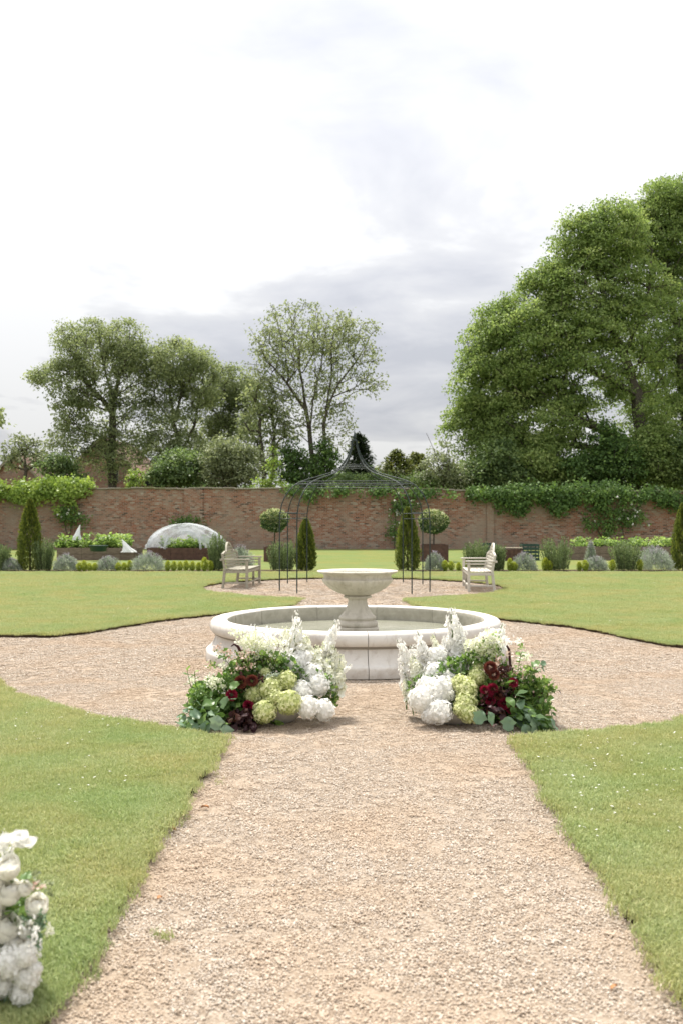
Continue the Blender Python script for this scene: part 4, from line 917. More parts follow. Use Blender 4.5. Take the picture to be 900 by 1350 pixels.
def leafy(name, label, cat, loc, rx, ry, h, n, mat, size, seed, upright=.6, kind=None):
    rr = np.random.default_rng(seed); m = max(6, n//30); cx_ = rr.uniform(-1,1,(m,2))*np.array([rx,ry]); hh = rr.uniform(.3,1.1,m)**1.3*h; i = rr.integers(0, m, n)
    a = rr.uniform(0, 2*PI, n); q = rr.uniform(0, 1, n)**.6*.14; P = np.stack([cx_[i,0]+np.cos(a)*q, cx_[i,1]+np.sin(a)*q, rr.uniform(.2,1,n)*hh[i]], 1)
    D = np.stack([np.cos(a), np.sin(a), np.full(n, upright)], 1)+rr.normal(0,.3,(n,3)); s_ = size*rr.uniform(.6,1.3,n)
    o = obj(name, quads_mesh(name, leaf_quads(P, D, rr.normal(0,.4,(n,3))+np.array([0,0,1]), s_, s_*.75), np.clip(rr.uniform(0,.7,m)[i]+rr.uniform(0,.4,n),0,1)), mat, loc=loc); return tag(o, label, cat, kind=kind)
c1 = W(122, 739, 37.5); c1.z = .04
planter('dark bowed timber planter full of salad leaves at left', c1+Vector((.1,.9,0)), 2.9, 1.5, .46, 0, M['weathered_board'], .25)
leafy('salad_leaves', 'mounds of bright green salad leaves filling the left planter', None, c1+Vector((-.1,.9,.40)), 1.3, .6, .52, 2600, M['salad_leaf'], .13, 21, kind='stuff')
pt = W(130.5, 730, 36.6); b = MB().lathe([(0,0),(.2,0),(.24,.02),(.28,.2),(.30,.21),(.30,.225),(.26,.225),(.24,.12),(0,.12)], 20, mod=lambda i,a: 1).mesh('plant_pot')
po = obj('plant_pot', b, M['green_plastic'], loc=(pt.x, 36.55, .40)); po.scale = (1.2,.75,1); tag(po, 'dark green plastic trough hung on the front of the salad planter', 'pot')
c2 = W(240, 739, 37.6); c2.z = .04
planter('dark timber planter under the white netted dome', c2+Vector((0,.75,0)), 2.6, 1.5, .46, .03, M['rusty_steel'], .05)
leafy('kale_plant', 'green kale leaves growing inside the netted dome', 'kale', c2+Vector((.1,.6,.40)), 1.0, .5, .45, 1500, M['salad_leaf'], .12, 22)
# netted dome: hoops and a draped net with an opening at the front
nc = c2+Vector((.02,.75,.42)); dm = empty('net_dome', nc, 0, 'white crop netting draped over hoops as a low dome with front opening', 'netting')
rx, ry, rz_ = 1.5, .85, .98; nu, nv = 96, 34; V = []; Fs = []; rr = np.random.default_rng(8)
for j in range(nv+1):
    el = PI/2*j/nv
    for i in range(nu):
        a = 2*PI*i/nu; cr_ = 1+.05*math.sin(a*7+el*5)*(1-j/nv)+.035*math.sin(a*19+el*11+2*math.sin(a*3))+.02*math.sin(a*31-el*17)
        V.append((rx*math.cos(a)*max(math.cos(el),0)**1.3*cr_+.06*math.sin(el), ry*math.sin(a)*max(math.cos(el),0)**1.15*cr_, rz_*math.sin(el)**.95+.035*math.sin(a*5+1)*math.cos(el)))
for j in range(nv):
    for i in range(nu):
        a = (i+.5)/nu*2*PI; xx = math.cos(a); z = math.sin(PI/2*(j+.5)/nv)
        if math.sin(a) < 0 and abs(xx-.06) < .52*(1-(z/.60)**1.3 if z < .60 else 0): continue     # the parted opening
        Fs.append((j*nu+i, j*nu+(i+1)%nu, (j+1)*nu+(i+1)%nu, (j+1)*nu+i))
MB().add(V, Fs, True).build('netting', M['netting'], dm)
for (ang) in (-.75, -.3, .3, .75):
    pts = [(rx*.97*math.cos(t)*1.0, ang*ry*.55*math.sin(t)+ang*.2, rz_*.97*math.sin(t)) for t in np.linspace(.02, PI-.02, 20)]
    MB().tube(pts, .014, 5).build('hoop', M['fleece'], dm)
for s_, x0 in ((1,.0),(-1,.05)):        # gathered edges of the net hanging either side of the opening
    pts = [(x0+s_*.70*math.sin(t)**.8, -.86*ry/.85*(.98-.55*math.cos(t)*.5), .70*rz_*math.cos(t)) for t in np.linspace(0, PI/2, 12)]
    MB().tube(pts, [.02+.03*i/11 for i in range(12)], 6).build('gathered_edge', M['netting'], dm)
def fleece(label, px, pyt, pyb, wpx, depth, lean):
    k = depth/F; h = (pyb-pyt)*k; c = W(px, pyb, depth); rr = np.random.default_rng(int(px)); b = MB(); n, m = 22, 9; V = []
    for j in range(m+1):
        t = j/m
        for i in range(n):
            a = 2*PI*i/n; q = wpx/2*k*((1-t)**1.7*.8+.2*(1-t)**.5)*(1+.3*math.sin(a*5+t*4)+.16*math.sin(a*9-t*6))*(1 if t < .9 else .9)+.012
            V.append((q*math.cos(a)+lean*h*t**1.3, q*.7*math.sin(a), h*t))
    b.add(V, [(j*n+i, j*n+(i+1)%n, (j+1)*n+(i+1)%n, (j+1)*n+i) for j in range(m) for i in range(n)], True)
    o = b.build('fleece_cover', M['fleece'], loc=c); tag(o, label, 'fleece')
fleece('white fleece gathered to a peak behind the salad leaves', 101, 692, 712, 11, 38.2, .25)
fleece('white fleece tied to a peak on the right corner of the salad planter', 170, 711, 728, 16, 37.3, -.5)
# right hand planter and boxes
c3 = W(800, 741, 37); c3.z = .04
planter('weathered grey planter behind the rosemary on the right', c3+Vector((.7,1.0,0)), 4.3, 1.5, .52, -.24, M['weathered_board'], .1)
leafy('salad_leaves', 'green strawberry and salad leaves filling the right planter', None, c3+Vector((.9,1.1,.45)), 1.8, .5, .36, 2600, M['salad_leaf'], .11, 31, kind='stuff')
for i, (px, lb) in enumerate(((860,'mauve flowered catmint clump behind the pale lavender on the right'),(778,'lone tuft of catmint at the left corner of the right planter'))):
    tufty('catmint', px, 46 if i == 0 else 12, 722 if i == 0 else 716, lb, 745, 34.5)
c4 = W(671, 741, 37); c4.z = .04
planter('low rusty planter with pale top board right of the right bench', c4+Vector((0,.3,0)), .9, .6, .42, .05, M['rusty_steel'])
o = MB().box((0,0,0), (1.0,.5,.04), None, .006).build('board_seat', M['timber'], loc=c4+Vector((.0,.3,.47))); tag(o, 'pale loose board lying across the low rusty planter', 'board')
def crate(label, px, pyt, pyb, wpx, depth=37.5):
    k = depth/F; wv = wpx*k; h = (pyb-pyt)*k; c = W(px, pyb, depth); r = empty('crate', c, .05, label, 'crate', 'dark green slatted crates behind the border'); 
    c.z = max(c.z, .04); r.location = c
    for z in np.linspace(.04, h-.03, 5):
        for y in (-.25,.25): MB().box((0,y,z), (wv,.02,h/7)).build('slat', M['green_plastic'], r)
        for x in (-wv/2,wv/2): MB().box((x,0,z), (.02,.48,h/7)).build('slat', M['green_plastic'], r)
    for x in (-wv/2+.02, 0, wv/2-.02):
        for y in (-.235,.235): MB().box((x,y,h/2), (.035,.03,h)).build('upright', M['green_plastic'], r)
    MB().box((0,0,.03), (wv-.03,.46,.02)).build('base', M['green_plastic'], r)
crate('wide dark green slatted crate between the right bench and broad rosemary', 697, 720, 741, 22)
crate('small dark green slatted crate behind the seat of the right bench', 644, 719, 741, 15)
# lollipop holly standards in rusty boxes
def standard(px, label, label2, box_w, depth=36.5, cy_px=686, rpx=20, box_px=None, box_top=719):
    k = depth/F; x = (px-450)*k; top_b = CAMH-(box_top-HOR)*k
    b_ = empty('box_planter', (((box_px or px)-450)*k, depth, .04), 0, label2, 'planter', 'rusty square box planters')
    for (cx_, cy_, dx, dy) in ((0,-box_w/2,box_w,.03),(0,box_w/2,box_w,.03),(-box_w/2,0,.03,box_w-.03),(box_w/2,0,.03,box_w-.03)): MB().box((cx_,cy_,top_b/2), (dx,dy,top_b)).build('panel', M['rusty_steel'], b_)
    MB().box((0,0,top_b-.08), (box_w-.03,box_w-.03,.04)).build('soil', M['soil'], b_)
    r = empty('standard_holly', (x, depth, top_b-.02), 0, label, 'tree', 'clipped ball headed hollies'); zc = CAMH-(cy_px-HOR)*k-top_b; R = rpx*k; rr = np.random.default_rng(int(px))
    MB().tube([(0,0,0),(.01,0,zc*.5),(0,0,zc)], [.03,.025,.02], 7).build('trunk', M['bark'], r)
    n = 5200; d_ = rnd_dirs(n, rr); bl = rnd_dirs(26, rr); lum = (1+.13*np.exp(-((d_[:,None,:]-bl[None])**2).sum(2)/.06).sum(1)); q = rr.uniform(.55,1,n)**.4*R*np.minimum(lum,1.2)*.92
    P = d_*q[:,None]*np.array([1,1,.82])+np.array([0,0,zc]); s_ = .075*rr.uniform(.6,1.3,n)
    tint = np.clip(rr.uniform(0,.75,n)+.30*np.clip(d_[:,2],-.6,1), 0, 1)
    obj('crown', quads_mesh('crown', leaf_quads(P, d_+rr.normal(0,.6,(n,3)), rr.normal(0,.7,(n,3))+d_, s_, s_*.6), tint), M['holly_leaf'], r)
standard(362, 'ball headed variegated holly left of the gazebo', 'rusty box planter hidden behind rosemary left of the gazebo', .7, rpx=18.5, cy_px=685, box_top=722)
standard(571, 'ball headed variegated holly right of the gazebo', 'brown rusty box planter behind lavender right of the gazebo', .95, rpx=20, cy_px=687)

# ------------------------------------------------------------------ flowers
def hydrangea(seed, n=190):
    r = np.random.default_rng(seed); i = np.arange(n)+.5; ph = np.arccos(1-1.9*i/n); th = PI*(1+5**.5)*i
    d_ = unit(np.stack([np.cos(th)*np.sin(ph), np.sin(th)*np.sin(ph), np.cos(ph)], 1)+r.normal(0,.05,(n,3))); lump = 1+.06*np.sin(d_[:,0]*5+seed)*np.sin(d_[:,1]*4+d_[:,2]*3)
    c = d_*(r.uniform(.86,1.03,n)*lump)[:,None]; nn = unit(d_+r.normal(0,.3,(n,3))); t = unit(np.cross(nn, r.normal(size=(n,3)))); b = np.cross(nn, t); V = []; T = []
    sz = .145*r.uniform(.8,1.2,n)[:,None]; base = r.uniform(.2,1,n)
    for k in range(4):
        a = k*PI/2; u = t*math.cos(a)+b*math.sin(a); w_ = -t*math.sin(a)+b*math.cos(a)
        V.append(np.stack([c, c+(u*.62+w_*.5+nn*.16)*sz, c+(u*1.1+nn*.10)*sz, c+(u*.62-w_*.5+nn*.16)*sz], 1)); T.append(base)
    V = np.concatenate(V).reshape(-1,3); T = np.concatenate(T)
    # closed inner ball so that nothing shows through
    m = 14; Q = []
    for j in range(m):
        for k in range(2*m):
            def p(j_, k_): e1, a1 = PI*j_/m, PI*k_/m; return (.84*math.sin(e1)*math.cos(a1), .84*math.sin(e1)*math.sin(a1), .84*math.cos(e1))
            Q += [p(j,k), p(j+1,k), p(j+1,k+1), p(j,k+1)]
    V = np.concatenate([V, np.array(Q)]); T = np.concatenate([T, np.full(2*m*m, .1)])
    return quads_mesh('hydrangea_head', V, T)
HY = {}
for c_ in ('white', 'lime'):
    HY[c_] = [hydrangea(300+i) for i in range(3)]
    for me in HY[c_]: me.materials.append(M[c_+'_petal'])
def spike(seed, n=46, rad=.14, bud=.18):
    """unit-tall flower spike along +Z: open florets low, buds at the tip, on a stem that wanders a little"""
    r = np.random.default_rng(seed); V = []; T = []; ph0 = r.uniform(0,6)
    for i in range(n):
        t = (i+r.uniform(.1,.9))/n; a = i*2.4+r.uniform(-.5,.5); s_ = (1-t)**.6*.62+.30; z = .10+.90*t+r.uniform(-.02,.02); q = rad*s_*r.uniform(.35,1.35)
        c = np.array([math.cos(a)*q+.05*math.sin(z*4+ph0), math.sin(a)*q+.04*math.cos(z*3+ph0), z]); nn = np.array([math.cos(a), math.sin(a), r.uniform(-.1,.6)])+r.normal(0,.25,3); nn /= np.linalg.norm(nn)
        u0 = np.cross(nn, [0,0,1]); u0 /= np.linalg.norm(u0); w0 = np.cross(nn, u0); k = 5; sz = rad*.60*s_*r.uniform(.75,1.25)
        if t > 1-bud: sz *= .6
        ph = r.uniform(0,6); tt = r.uniform(.5,1) if t < 1-bud else r.uniform(.1,.5)
        for j in range(k):
            b = ph+j*2*PI/k; u = u0*math.cos(b)+w0*math.sin(b); w_ = -u0*math.sin(b)+w0*math.cos(b); cup = r.uniform(.1,.5)
            V += [c-nn*sz*.2, c+(u*.6+w_*.5)*sz+nn*sz*cup, c+u*sz*1.15+nn*sz*cup*.8, c+(u*.6-w_*.5)*sz+nn*sz*cup]; T.append(tt*r.uniform(.85,1))
    return quads_mesh('flower_spike', np.array(V), T)
SP = [spike(400+i, 58, rad=.13+.02*i) for i in range(4)]; SPc = [spike(420+i, 70, .19) for i in range(4)]
for me in SP: me.materials.append(M['white_petal'])
for me in SPc: me.materials.append(M['cream_petal'])
STEM = MB().tube([(0,0,-.35),(0,0,.97)], [.022,.010], 5).mesh('stem'); STEM.materials.append(M['stem'])
def rosemesh(seed, n=22):
    r = np.random.default_rng(seed); V = []; T = []
    for i in range(n):
        t = i/(n-1); a = i*2.4+r.uniform(-.2,.2); R_ = .30+.70*t**.8; th1 = .12+1.05*t**1.5+r.uniform(0,.12); hw = 1.15-.25*t; tt = .35+.6*r.uniform()*t+.1; G_ = []
        for k in range(6):
            f = k/5; th = 2.75*(1-f)+th1*f; row = []
            for g_ in range(5):
                u = -1+g_/2; w_ = hw*(1-.25*f*f-.1*(1-f)); lip = .13*max(0,(f-.75)/.25)**2*t*(1-.5*u*u); th_ = th+.22*u*u*f; q = R_*(1+lip)
                row.append(np.array([q*math.sin(th_)*math.cos(a+u*w_), q*math.sin(th_)*math.sin(a+u*w_), q*math.cos(th_)*1.06+lip*.2]))
            G_.append(row)
        for k in range(5):
            for g_ in range(4): V += [G_[k][g_], G_[k][g_+1], G_[k+1][g_+1], G_[k+1][g_]]; T.append(tt)
    m = 8
    for j in range(m):
        for k in range(2*m):
            def p(j_, k_): e1, a1 = PI*j_/m, PI*k_/m; return np.array([.30*math.sin(e1)*math.cos(a1), .30*math.sin(e1)*math.sin(a1), .1+.42*math.cos(e1)])
            V += [p(j,k), p(j+1,k), p(j+1,k+1), p(j,k+1)]; T.append(.8)
    return quads_mesh('rose_head', np.array(V), T)
RM = {c_: [rosemesh(500+i) for i in range(2)] for c_ in ('white','crimson','maroon')}
for c_, ms in RM.items():
    for me in ms: me.materials.append(M['ivory_petal' if c_ == 'white' else c_+'_petal'])
def dahlia(seed, n=120):
    r = np.random.default_rng(seed); i = np.arange(n)+.5; ph = np.arccos(1-1.5*i/n); th = PI*(1+5**.5)*i
    d_ = np.stack([np.cos(th)*np.sin(ph), np.sin(th)*np.sin(ph), np.cos(ph)], 1); D = unit(d_+np.array([0,0,.35])*(np.sin(ph)[:,None])); 
    return quads_mesh('dahlia_head', leaf_quads(d_*.45, D, np.cross(D, np.cross(D, [0,0,1.]))+r.normal(0,.1,(n,3)), .58, .30, .3), np.clip(.15+.7*np.sin(ph)+r.normal(0,.15,n),0,1))
DA = [dahlia(1), dahlia(2)]; [me.materials.append(M['crimson_petal']) for me in DA]; DM = [dahlia(3)]; DM[0].materials.append(M['maroon_petal'])
def big_leaf(kind, seed):
    """one broad leaf of unit length along +X, folded along the midrib and arched"""
    r = np.random.default_rng(seed); n = 7; V = []; Fs = []
    for j in range(n+1):
        t = j/n
        if kind == 'oval': w_ = .36*math.sin(PI*min(t*1.02,1))**.75
        elif kind == 'lobed': w_ = .46*math.sin(PI*t)**.6*(1+.28*math.cos(t*15))
        else: w_ = .20*math.sin(PI*t)**.8
        w_ = max(w_, .004); z = -.32*t*t+.05*math.sin(t*9+seed)
        V += [(t, -w_, z+.10*w_+.05), (t, -w_*.5, z+.06*w_), (t, 0, z-.02), (t, w_*.5, z+.06*w_), (t, w_, z+.10*w_+.05*math.sin(t*7))]
    b = MB(); b.add(V, [(j*5+u, (j+1)*5+u, (j+1)*5+u+1, j*5+u+1) for j in range(n) for u in range(4)], True); me = b.mesh('leaf')
    a = me.attributes.new('leaf_tint', 'FLOAT', 'POINT'); a.data.foreach_set('value', [float(r.uniform(.15,.95))]*len(me.vertices)); return me
LV = {}
for mt in ('bouquet_leaf', 'grey_leaf', 'copper_leaf'):
    LV[mt] = [big_leaf(k_, 600+i) for i, k_ in enumerate(('oval','lobed','oval','lobed','slim','oval'))]
    for me in LV[mt]: me.materials.append(M[mt])
def quat(d, up=(0,0,1)):
    return Vector(d).to_track_quat('Z', 'Y')
class Arr:
    def __init__(s, root, seed): s.r = root; s.o = Vector(root.location); s.rg = np.random.default_rng(seed); s.c = 0
    def put(s, name, me, p, scale, d=(0,0,1), label=None, spin=None):
        o = obj(name, me, None, s.r); o.rotation_mode = 'QUATERNION'; q = quat(d) @ Euler((0,0,s.rg.uniform(0,6.28) if spin is None else spin)).to_quaternion()
        o.rotation_quaternion = q; o.location = p-s.o; o.scale = (scale,)*3 if not hasattr(scale,'__len__') else scale
        if label: o['label'] = label
        return o
    def hyd(s, colr, px, py, rpx, d, label=None):
        k = d/F; me = HY[colr][s.rg.integers(0,3)]; dr = Vector(((px-s.cx)/90, -.8, .9-(py-s.cy)/80)); s.put('hydrangea_head', me, W(px,py,d), (rpx*k, rpx*k, rpx*k*.93), dr, label)
    def spk(s, base, tip, d, d2=None, cream=False, wd=1.0, buds=False):
        a, b = W(*base, d), W(*tip, d2 or d+.05); v = b-a; me = (SPc if cream else SP)[s.rg.integers(0,4)]
        L_ = v.length; o = s.put('flower_spike', me, a, (L_*wd, L_*wd, L_), v); st = obj('stem', STEM, None, o)
    def leaf(s, p, d, size, mt='bouquet_leaf', droop=0):
        o = obj('leaf', LV[mt][s.rg.integers(0, 6)], None, s.r); d = Vector(d).normalized(); o.rotation_mode = 'QUATERNION'
        o.rotation_quaternion = d.to_track_quat('X', 'Z') @ Euler((s.rg.uniform(-.7,.7),0,0)).to_quaternion(); o.location = p-s.o; o.scale = (size,)*3
    def filler(s, name, pxr, n, size, mat, depths, d0=(0,-.4,.6), wr=.6, clump=0, aspect=.8):
        """many small leaves or florets within an ellipse of the picture, as one part"""
        (cx_, cy_, rx_, ry_) = pxr; r = s.rg
        if clump:
            q = r.normal(0,.5,(clump,2)); c = q[r.integers(0,clump,n)]+r.normal(0,.12,(n,2))
        else: a = r.uniform(0,6.28,n); m = np.sqrt(r.uniform(0,1,n)); c = np.stack([np.cos(a)*m, np.sin(a)*m], 1)
        dd = r.uniform(depths[0], depths[1], n); k = dd/F
        P = np.stack([(cx_+c[:,0]*rx_-450)*k, dd, np.maximum(CAMH-(cy_+c[:,1]*ry_-HOR)*k, .012)], 1)-np.array(s.o)
        D = r.normal(0,wr,(n,3))+np.array(d0); sz = size*r.uniform(.6,1.3,n)
        return obj(name, quads_mesh(name, leaf_quads(P, D, r.normal(0,.6,(n,3))+np.array([0,-.3,1]), sz, sz*aspect), np.clip(r.uniform(0,1,n),0,1)), mat, s.r)
    def spray(s, pts, lsz, mt, n=12, d=7.7, d2=None):
        """a thin stem with paired leaves"""
        P = [W(x_,y_,d+((d2 or d)-d)*i/(len(pts)-1)) for i,(x_,y_) in enumerate(pts)]; o = MB().tube([p-s.o for p in P], [.003]*len(P), 4).build('sprig_stem', M['stem'], s.r)
        for i in range(n):
            t = (i+.6)/n*(len(P)-1); j = min(int(t), len(P)-2); p = P[j].lerp(P[j+1], t-j); v = (P[j+1]-P[j]).normalized(); sd_ = v.cross(Vector((0,-1,.3))).normalized()*(1 if i%2 else -1)
            s.leaf(p, v*.6+sd_*.9+Vector(s.rg.normal(0,.2,3)), lsz*s.rg.uniform(.7,1.2), mt)
def dish(root, c, r_, h):
    p = [(0,.0),(r_*.55,0),(r_*.62,.012),(r_*.85,h*.45),(r_*.98,h*.8),(r_,h),(r_*.95,h+.006),(r_*.9,h),(r_*.7,h*.5),(0,h*.4)]
    MB().lathe(p, 40).build('dish', M['stone_dish'], root, loc=c)

# left arrangement, beside the path in front of the fountain
ra = empty('flower_arrangement', (-.62, 7.85, .0), 0, 'flower arrangement on gravel with crimson dahlias at its left and white hydrangeas at its right', 'flowers', 'ground flower arrangements in front of the fountain')
A = Arr(ra, 11); A.cx, A.cy = 380, 905
dish(ra, W(365,957,7.72)-Vector((0,-.16,0))-Vector(ra.location)+Vector((0,0,-W(365,957,7.72).z+.004)), .22, .13)
for a_ in ((389,876,17,8.0),(412,889,17,7.95),(402,870,15,8.05),(420,903,15,7.85),(406,932,16,7.62),(427,936,14.5,7.68),(398,911,15,7.8),(382,868,12,8.1)): A.hyd('white', *a_)
for a_ in ((378,897,14,7.78),(356,908,17,7.7),(336,915,14,7.72),(381,926,17,7.58),(349,938,16,7.56),(362,920,12,7.62),(350,887,8,7.85),(356,865,8,7.95),(366,868,7,7.95)): A.hyd('lime', *a_, )
for b_, t_, d_, c_, w_ in (((385,882),(392,804),8.05,0,.75),((400,875),(398,828),8.1,1,1.15),((428,880),(442,815),8.1,0,.7),((352,885),(336,821),8.1,0,.7),((362,880),(353,832),8.15,0,.8),((424,885),(416,850),8.0,1,1.2),((435,890),(440,850),8.05,1,1.1),((440,900),(463,874),8.0,0,.6),((432,915),(436,868),7.95,1,1.2),((440,918),(452,880),7.95,1,1.2),((372,880),(372,838),8.15,0,.8),((344,880),(325,845),8.1,0,.8),((380,878),(384,845),8.2,0,.9),((440,905),(428,862),8.05,1,1.1)):
    A.spk(b_, t_, d_, None, bool(c_), w_)
for b_, t_ in (((388,880),(375,826)),((405,885),(404,838)),((446,905),(449,862)),((436,900),(426,846)),((360,885),(346,846))): A.spk(b_, t_, 8.1, None, True, .9)
for px, py, r_, ms, nm in ((306,916,8,DA,'dahlia_head'),(328,930,7.5,DA,'dahlia_head'),(318,899,9,DM,'dahlia_head'),(333,897,8,DM,'dahlia_head')):
    k = 7.7/F; A.put(nm, ms[A.rg.integers(0,len(ms))], W(px,py,7.66), r_*k*1.05, (-.2,-1,.35), 'rusty maroon dahlia head' if ms is DM else 'crimson dahlia head')
A.filler('foliage', (300,925,52,32), 2600, .045, M['bouquet_leaf'], (7.7,8.1)); A.filler('foliage', (350,900,55,40), 2200, .045, M['bouquet_leaf'], (7.85,8.1)); A.filler('foliage', (420,915,26,30), 500, .04, M['bouquet_leaf'], (7.85,8.05))
A.filler('dark_foliage', (322,950,22,13), 380, .04, M['copper_leaf'], (7.55,7.75)); A.filler('dark_foliage', (330,895,22,18), 180, .035, M['copper_leaf'], (7.65,7.85), clump=7)
A.filler('blossom', (312,868,30,18), 420, .022, M['pink_petal'], (7.7,7.95), clump=14); A.filler('blossom', (280,902,26,18), 420, .022, M['cream_petal'], (7.65,7.85), clump=12); A.filler('blossom', (342,852,34,20), 1500, .025, M['cream_petal'], (7.85,8.15), clump=30); A.filler('blossom', (355,850,30,18), 700, .024, M['white_petal'], (7.9,8.15), clump=20)
A.filler('blossom', (355,895,20,12), 200, .015, M['silver_leaf'], (7.68,7.78), clump=4); A.filler('green_sprig', (320,874,36,20), 420, .026, M['salad_leaf'], (7.75,8.1), clump=20)
for i in range(105):
    t = A.rg.uniform(0,1); px = 242+A.rg.beta(1.3,1.6)*72; u = (px-242)/72; py = 968-u*A.rg.uniform(0,1)**.8*72-A.rg.uniform(0,6); d_ = 7.45+A.rg.uniform(0,.35)
    p = W(px,py,d_); p.z = max(p.z, .03+A.rg.uniform(0,.03)); mt = 'bouquet_leaf' if A.rg.uniform() < .6 else 'grey_leaf'
    A.leaf(p, (A.rg.normal(-.55,.5), A.rg.normal(-.6,.4), A.rg.normal(-.15,.5)), A.rg.uniform(.055,.115), mt)
for (px,py,dx) in ((288,950,-.1),(262,962,-.6),(275,958,-.3),(245,965,-.9),(298,962,.2)): A.leaf(W(px,py-8,7.45), (dx,-.5,-.75), .115, 'grey_leaf')
for i in range(55):
    px = A.rg.uniform(300,372); py = A.rg.uniform(875,958); A.leaf(W(px,py,7.72+.3*(958-py)/90), (A.rg.normal(-.2,.6), -.8, A.rg.normal(.1,.5)), A.rg.uniform(.04,.08), 'bouquet_leaf')
for i in range(16):
    A.leaf(W(A.rg.uniform(306,340), A.rg.uniform(940,963), 7.5), (A.rg.normal(0,.6),-.8,A.rg.normal(-.2,.4)), A.rg.uniform(.05,.08), 'copper_leaf')
A.spray([(285,925),(268,912),(252,905),(247,882)], .055, 'bouquet_leaf', 12, 7.6); A.spray([(270,915),(258,903),(257,885)], .045, 'bouquet_leaf', 8, 7.6); A.spray([(315,890),(298,870),(295,858)], .05, 'bouquet_leaf', 10, 7.8); A.spray([(300,925),(262,930),(240,945)], .06, 'grey_leaf', 12, 7.6)
MB().tube([W(x_,y_,7.9)-A.o for x_,y_ in ((322,885),(319,862),(314,852),(309,849),(305,852))], [.008,.012,.012,.009,.004], 6).build('amaranth_tassel', M['maroon_petal'], ra)

# right arrangement
rb = empty('flower_arrangement', (1.0, 7.9, .0), 0, 'flower arrangement on gravel with white hydrangeas at its left and burgundy blooms at its right', 'flowers', 'ground flower arrangements in front of the fountain')
B = Arr(rb, 23); B.cx, B.cy = 590, 905
dish(rb, Vector(((600-450)/F*7.85, 7.85, .004))-Vector(rb.location), .24, .12)
for a_ in ((573,889,18,7.98),(555,922,18,7.7),(579,911,20,7.75),(578,938,17,7.6),(600,880,17,8.0),(577,866,16,8.1),(561,905,14,7.85),(590,896,14,7.9),(604,862,13,8.1),(566,943,11,7.62)): B.hyd('white', *a_)
for a_ in ((614,908,16,7.72),(613,926,15,7.64),(617,940,14,7.58),(628,893,13,7.8),(606,900,12,7.75),(630,880,9,7.9),(608,935,12,7.6),(640,864,8,8.0)): B.hyd('lime', *a_)
for b_, t_, d_, c_, w_ in (((597,880),(594,800),8.1,0,.85),((566,885),(549,830),8.1,0,.85),((585,880),(569,836),8.12,1,.7),((542,885),(522,842),8.1,0,.8),((540,910),(527,870),8.05,0,.85),((645,878),(662,820),8.1,0,.75),((640,872),(649,832),8.15,0,.9),((542,930),(534,895),7.95,1,1.1),((552,890),(540,850),8.05,0,1.1),((604,875),(605,830),8.05,0,1.2),((612,880),(617,842),8.1,0,1.0),((550,905),(546,865),8.0,1,1.2),((588,870),(590,835),8.15,0,1.0),((652,885),(658,845),8.1,0,1.0)):
    B.spk(b_, t_, d_, None, bool(c_), w_)
for b_, t_ in (((560,890),(558,846)),((534,915),(530,858)),((608,878),(612,826)),((582,872),(583,838)),((600,880),(600,818)),((625,876),(632,842))): B.spk(b_, t_, 8.1, None, False, .95)
for px, py, r_, c_ in ((645,880,9,DM),(650,889,8,DM),(648,908,8,DA),(663,927,9,DA),(672,934,7,DA),(637,909,6,DA),(675,900,7,DA),(656,916,7,DM),(645,922,8,DA)):
    k = 7.7/F; B.put('dahlia_head', c_[B.rg.integers(0,len(c_))], W(px,py,7.68), r_*k*1.05, (.2,-1,.35), 'rusty maroon dahlia head' if c_ is DM else 'crimson dahlia head')
B.filler('foliage', (675,925,48,36), 2800, .045, M['bouquet_leaf'], (7.7,8.1)); B.filler('foliage', (620,905,55,42), 2200, .045, M['bouquet_leaf'], (7.85,8.1)); B.filler('foliage', (560,915,26,26), 500, .04, M['bouquet_leaf'], (7.9,8.05))
B.filler('dark_foliage', (652,925,20,18), 260, .04, M['copper_leaf'], (7.62,7.8)); B.filler('dark_foliage', (665,890,20,20), 200, .035, M['copper_leaf'], (7.68,7.85), clump=8)
B.filler('blossom', (662,885,28,20), 480, .022, M['pink_petal'], (7.68,7.9), clump=14); B.filler('blossom', (640,852,30,20), 1500, .026, M['cream_petal'], (7.85,8.15), clump=30); B.filler('blossom', (650,845,26,16), 900, .024, M['white_petal'], (7.9,8.2), clump=22); B.filler('blossom', (685,900,18,24), 160, .02, M['pink_petal'], (7.65,7.85), clump=8)
B.filler('green_sprig', (650,868,36,20), 420, .026, M['salad_leaf'], (7.8,8.1), clump=22); B.filler('green_sprig', (700,905,24,22), 500, .04, M['salad_leaf'], (7.65,7.85), clump=9)
for i in range(105):
    px = 722-B.rg.beta(1.3,1.6)*64; u = (722-px)/64; py = 966-u*B.rg.uniform(0,1)**.8*70-B.rg.uniform(0,6); d_ = 7.45+B.rg.uniform(0,.35)
    p = W(px,py,d_); p.z = max(p.z, .03+B.rg.uniform(0,.03)); mt = 'bouquet_leaf' if B.rg.uniform() < .6 else 'grey_leaf'
    B.leaf(p, (B.rg.normal(.55,.5), B.rg.normal(-.6,.4), B.rg.normal(-.15,.5)), B.rg.uniform(.055,.115), mt)
for (px,py,dx) in ((669,952,-.1),(690,962,.2),(712,962,.6),(722,955,.9),(700,955,.3),(643,945,.3),(636,945,-.6)): B.leaf(W(px,py-8,7.45), (dx,-.5,-.75), .11, 'grey_leaf')
for i in range(55):
    px = B.rg.uniform(605,690); py = B.rg.uniform(875,955); B.leaf(W(px,py,7.74+.3*(958-py)/90), (B.rg.normal(.2,.6), -.8, B.rg.normal(.1,.5)), B.rg.uniform(.04,.08), 'bouquet_leaf')
for i in range(12):
    B.leaf(W(B.rg.uniform(630,662), B.rg.uniform(930,955), 7.55), (B.rg.normal(0,.6),-.8,B.rg.normal(-.2,.4)), B.rg.uniform(.05,.08), 'copper_leaf')
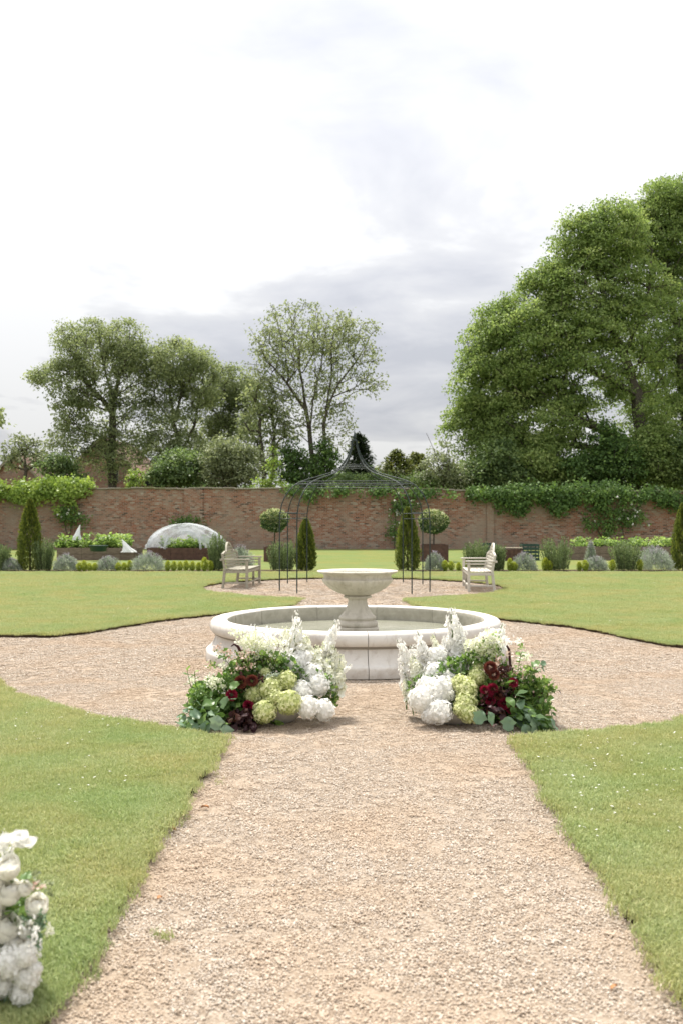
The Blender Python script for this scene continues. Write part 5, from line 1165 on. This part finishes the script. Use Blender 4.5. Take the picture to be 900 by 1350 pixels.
B.spray([(690,905),(700,890),(708,880),(718,878)], .045, 'grey_leaf', 12, 7.75); B.spray([(700,920),(715,915),(738,909)], .035, 'copper_leaf', 6, 7.7); B.spray([(680,890),(684,872),(686,860)], .04, 'bouquet_leaf', 10, 7.8); B.spray([(700,930),(722,925),(727,945)], .06, 'bouquet_leaf', 10, 7.6); B.spray([(690,915),(705,895),(700,878)], .07, 'bouquet_leaf', 8, 7.7)
MB().tube([W(x_,y_,7.9)-B.o for x_,y_ in ((672,885),(671,868),(670,856),(667,851))], [.007,.010,.010,.007], 6).build('amaranth_tassel', M['maroon_petal'], rb)
MB().tube([W(x_,y_,7.7)-B.o for x_,y_ in ((674,895),(676,908),(680,918))], [.009,.014,.008], 6).build('amaranth_tassel', M['crimson_petal'], rb)

# near arrangement at the lower left corner, standing by the path
rc = empty('flower_arrangement', (-1.27, 3.3, .0), 0, 'near arrangement of white roses and hydrangeas at the lower left, cut by the frame', 'flowers')
C = Arr(rc, 31); C.cx, C.cy = -20, 1240
for px, py, r_, dv in ((12,1142,18,(0,-1,.3)),(14,1174,19,(.1,-1,.2)),(50,1193,17,(.5,-1,.4)),(10,1222,22,(.1,-1,.1)),(-12,1190,24,(-.2,-1,.3)),(-30,1150,22,(-.4,-1,.4)),(-45,1200,24,(-.5,-1,.2)),(-25,1230,22,(0,-1,0)),(22,1240,17,(.3,-1,0)),(34,1170,11,(.5,-1,.3)),(38,1226,13,(.5,-1,.2)),(-5,1160,15,(0,-1,.3))):
    k = 3.25/F; C.put('rose_head', RM['white'][C.rg.integers(0,2)], W(px,py,3.25), r_*k*.95, (dv[0]+C.rg.uniform(-.3,.5), -.45, .9), None)
for px, py, r_ in ((15,1268,22),(36,1258,16),(38,1288,17),(30,1308,15),(-15,1275,24),(-50,1260,26),(-80,1230,26),(-20,1310,20),(47,1276,11),(2,1296,17)): C.hyd('white', px, py, r_, 3.17)
for b_, t_, w_ in (((0,1150),(24,1104),.8),((10,1160),(4,1092),.7),((-20,1150),(-30,1080),.7),((-60,1180),(-75,1090),.8)): C.spk(b_, t_, 3.35, 3.35, False, w_)
for px, py in ((14,1112),(26,1108),(36,1116),(4,1116)):   # large open white petals at the top
    for j in range(4): 
        a = j*1.6+px; o = obj('petal', LV['bouquet_leaf'][0].copy(), None, rc); o.data.materials.clear(); o.data.materials.append(M['white_petal']); o.location = W(px,py,3.3)-C.o; o.scale = (.045,.06,.045); o.rotation_euler = (math.cos(a), -.9, a)
C.filler('foliage', (-15,1230,56,80), 2600, .030, M['bouquet_leaf'], (3.25,3.6), wr=.7); C.filler('foliage', (48,1222,14,26), 500, .016, M['grey_leaf'], (3.2,3.4), clump=12); C.filler('green_sprig', (45,1165,22,16), 260, .014, M['pale_shrub_leaf'], (3.25,3.4), clump=10)
C.filler('blossom', (48,1245,12,30), 260, .012, M['white_petal'], (3.12,3.3), clump=16); C.filler('blossom', (68,1228,7,14), 60, .012, M['cream_petal'], (3.25,3.35), clump=6); C.filler('blossom', (48,1168,14,7), 50, .010, M['pink_petal'], (3.2,3.3), clump=5)
for i in range(60): C.leaf(W(C.rg.uniform(-70,45), C.rg.uniform(1150,1335), 3.4+C.rg.uniform(-.08,.15)), (C.rg.normal(.3,.6),-.7,C.rg.normal(0,.5)), C.rg.uniform(.035,.07), 'bouquet_leaf')
for (px,py) in ((5,1300),(-5,1320),(12,1325),(-20,1335)): C.leaf(W(px,py,3.22), (.5,-.5,-.4), .08, 'grey_leaf')
MB().lathe([(0,0),(.11,0),(.12,.01),(.14,.12),(.15,.17),(.14,.175),(.12,.1),(0,.1)], 32).build('dish', M['stone_dish'], rc, loc=(-.02,.08,.036))
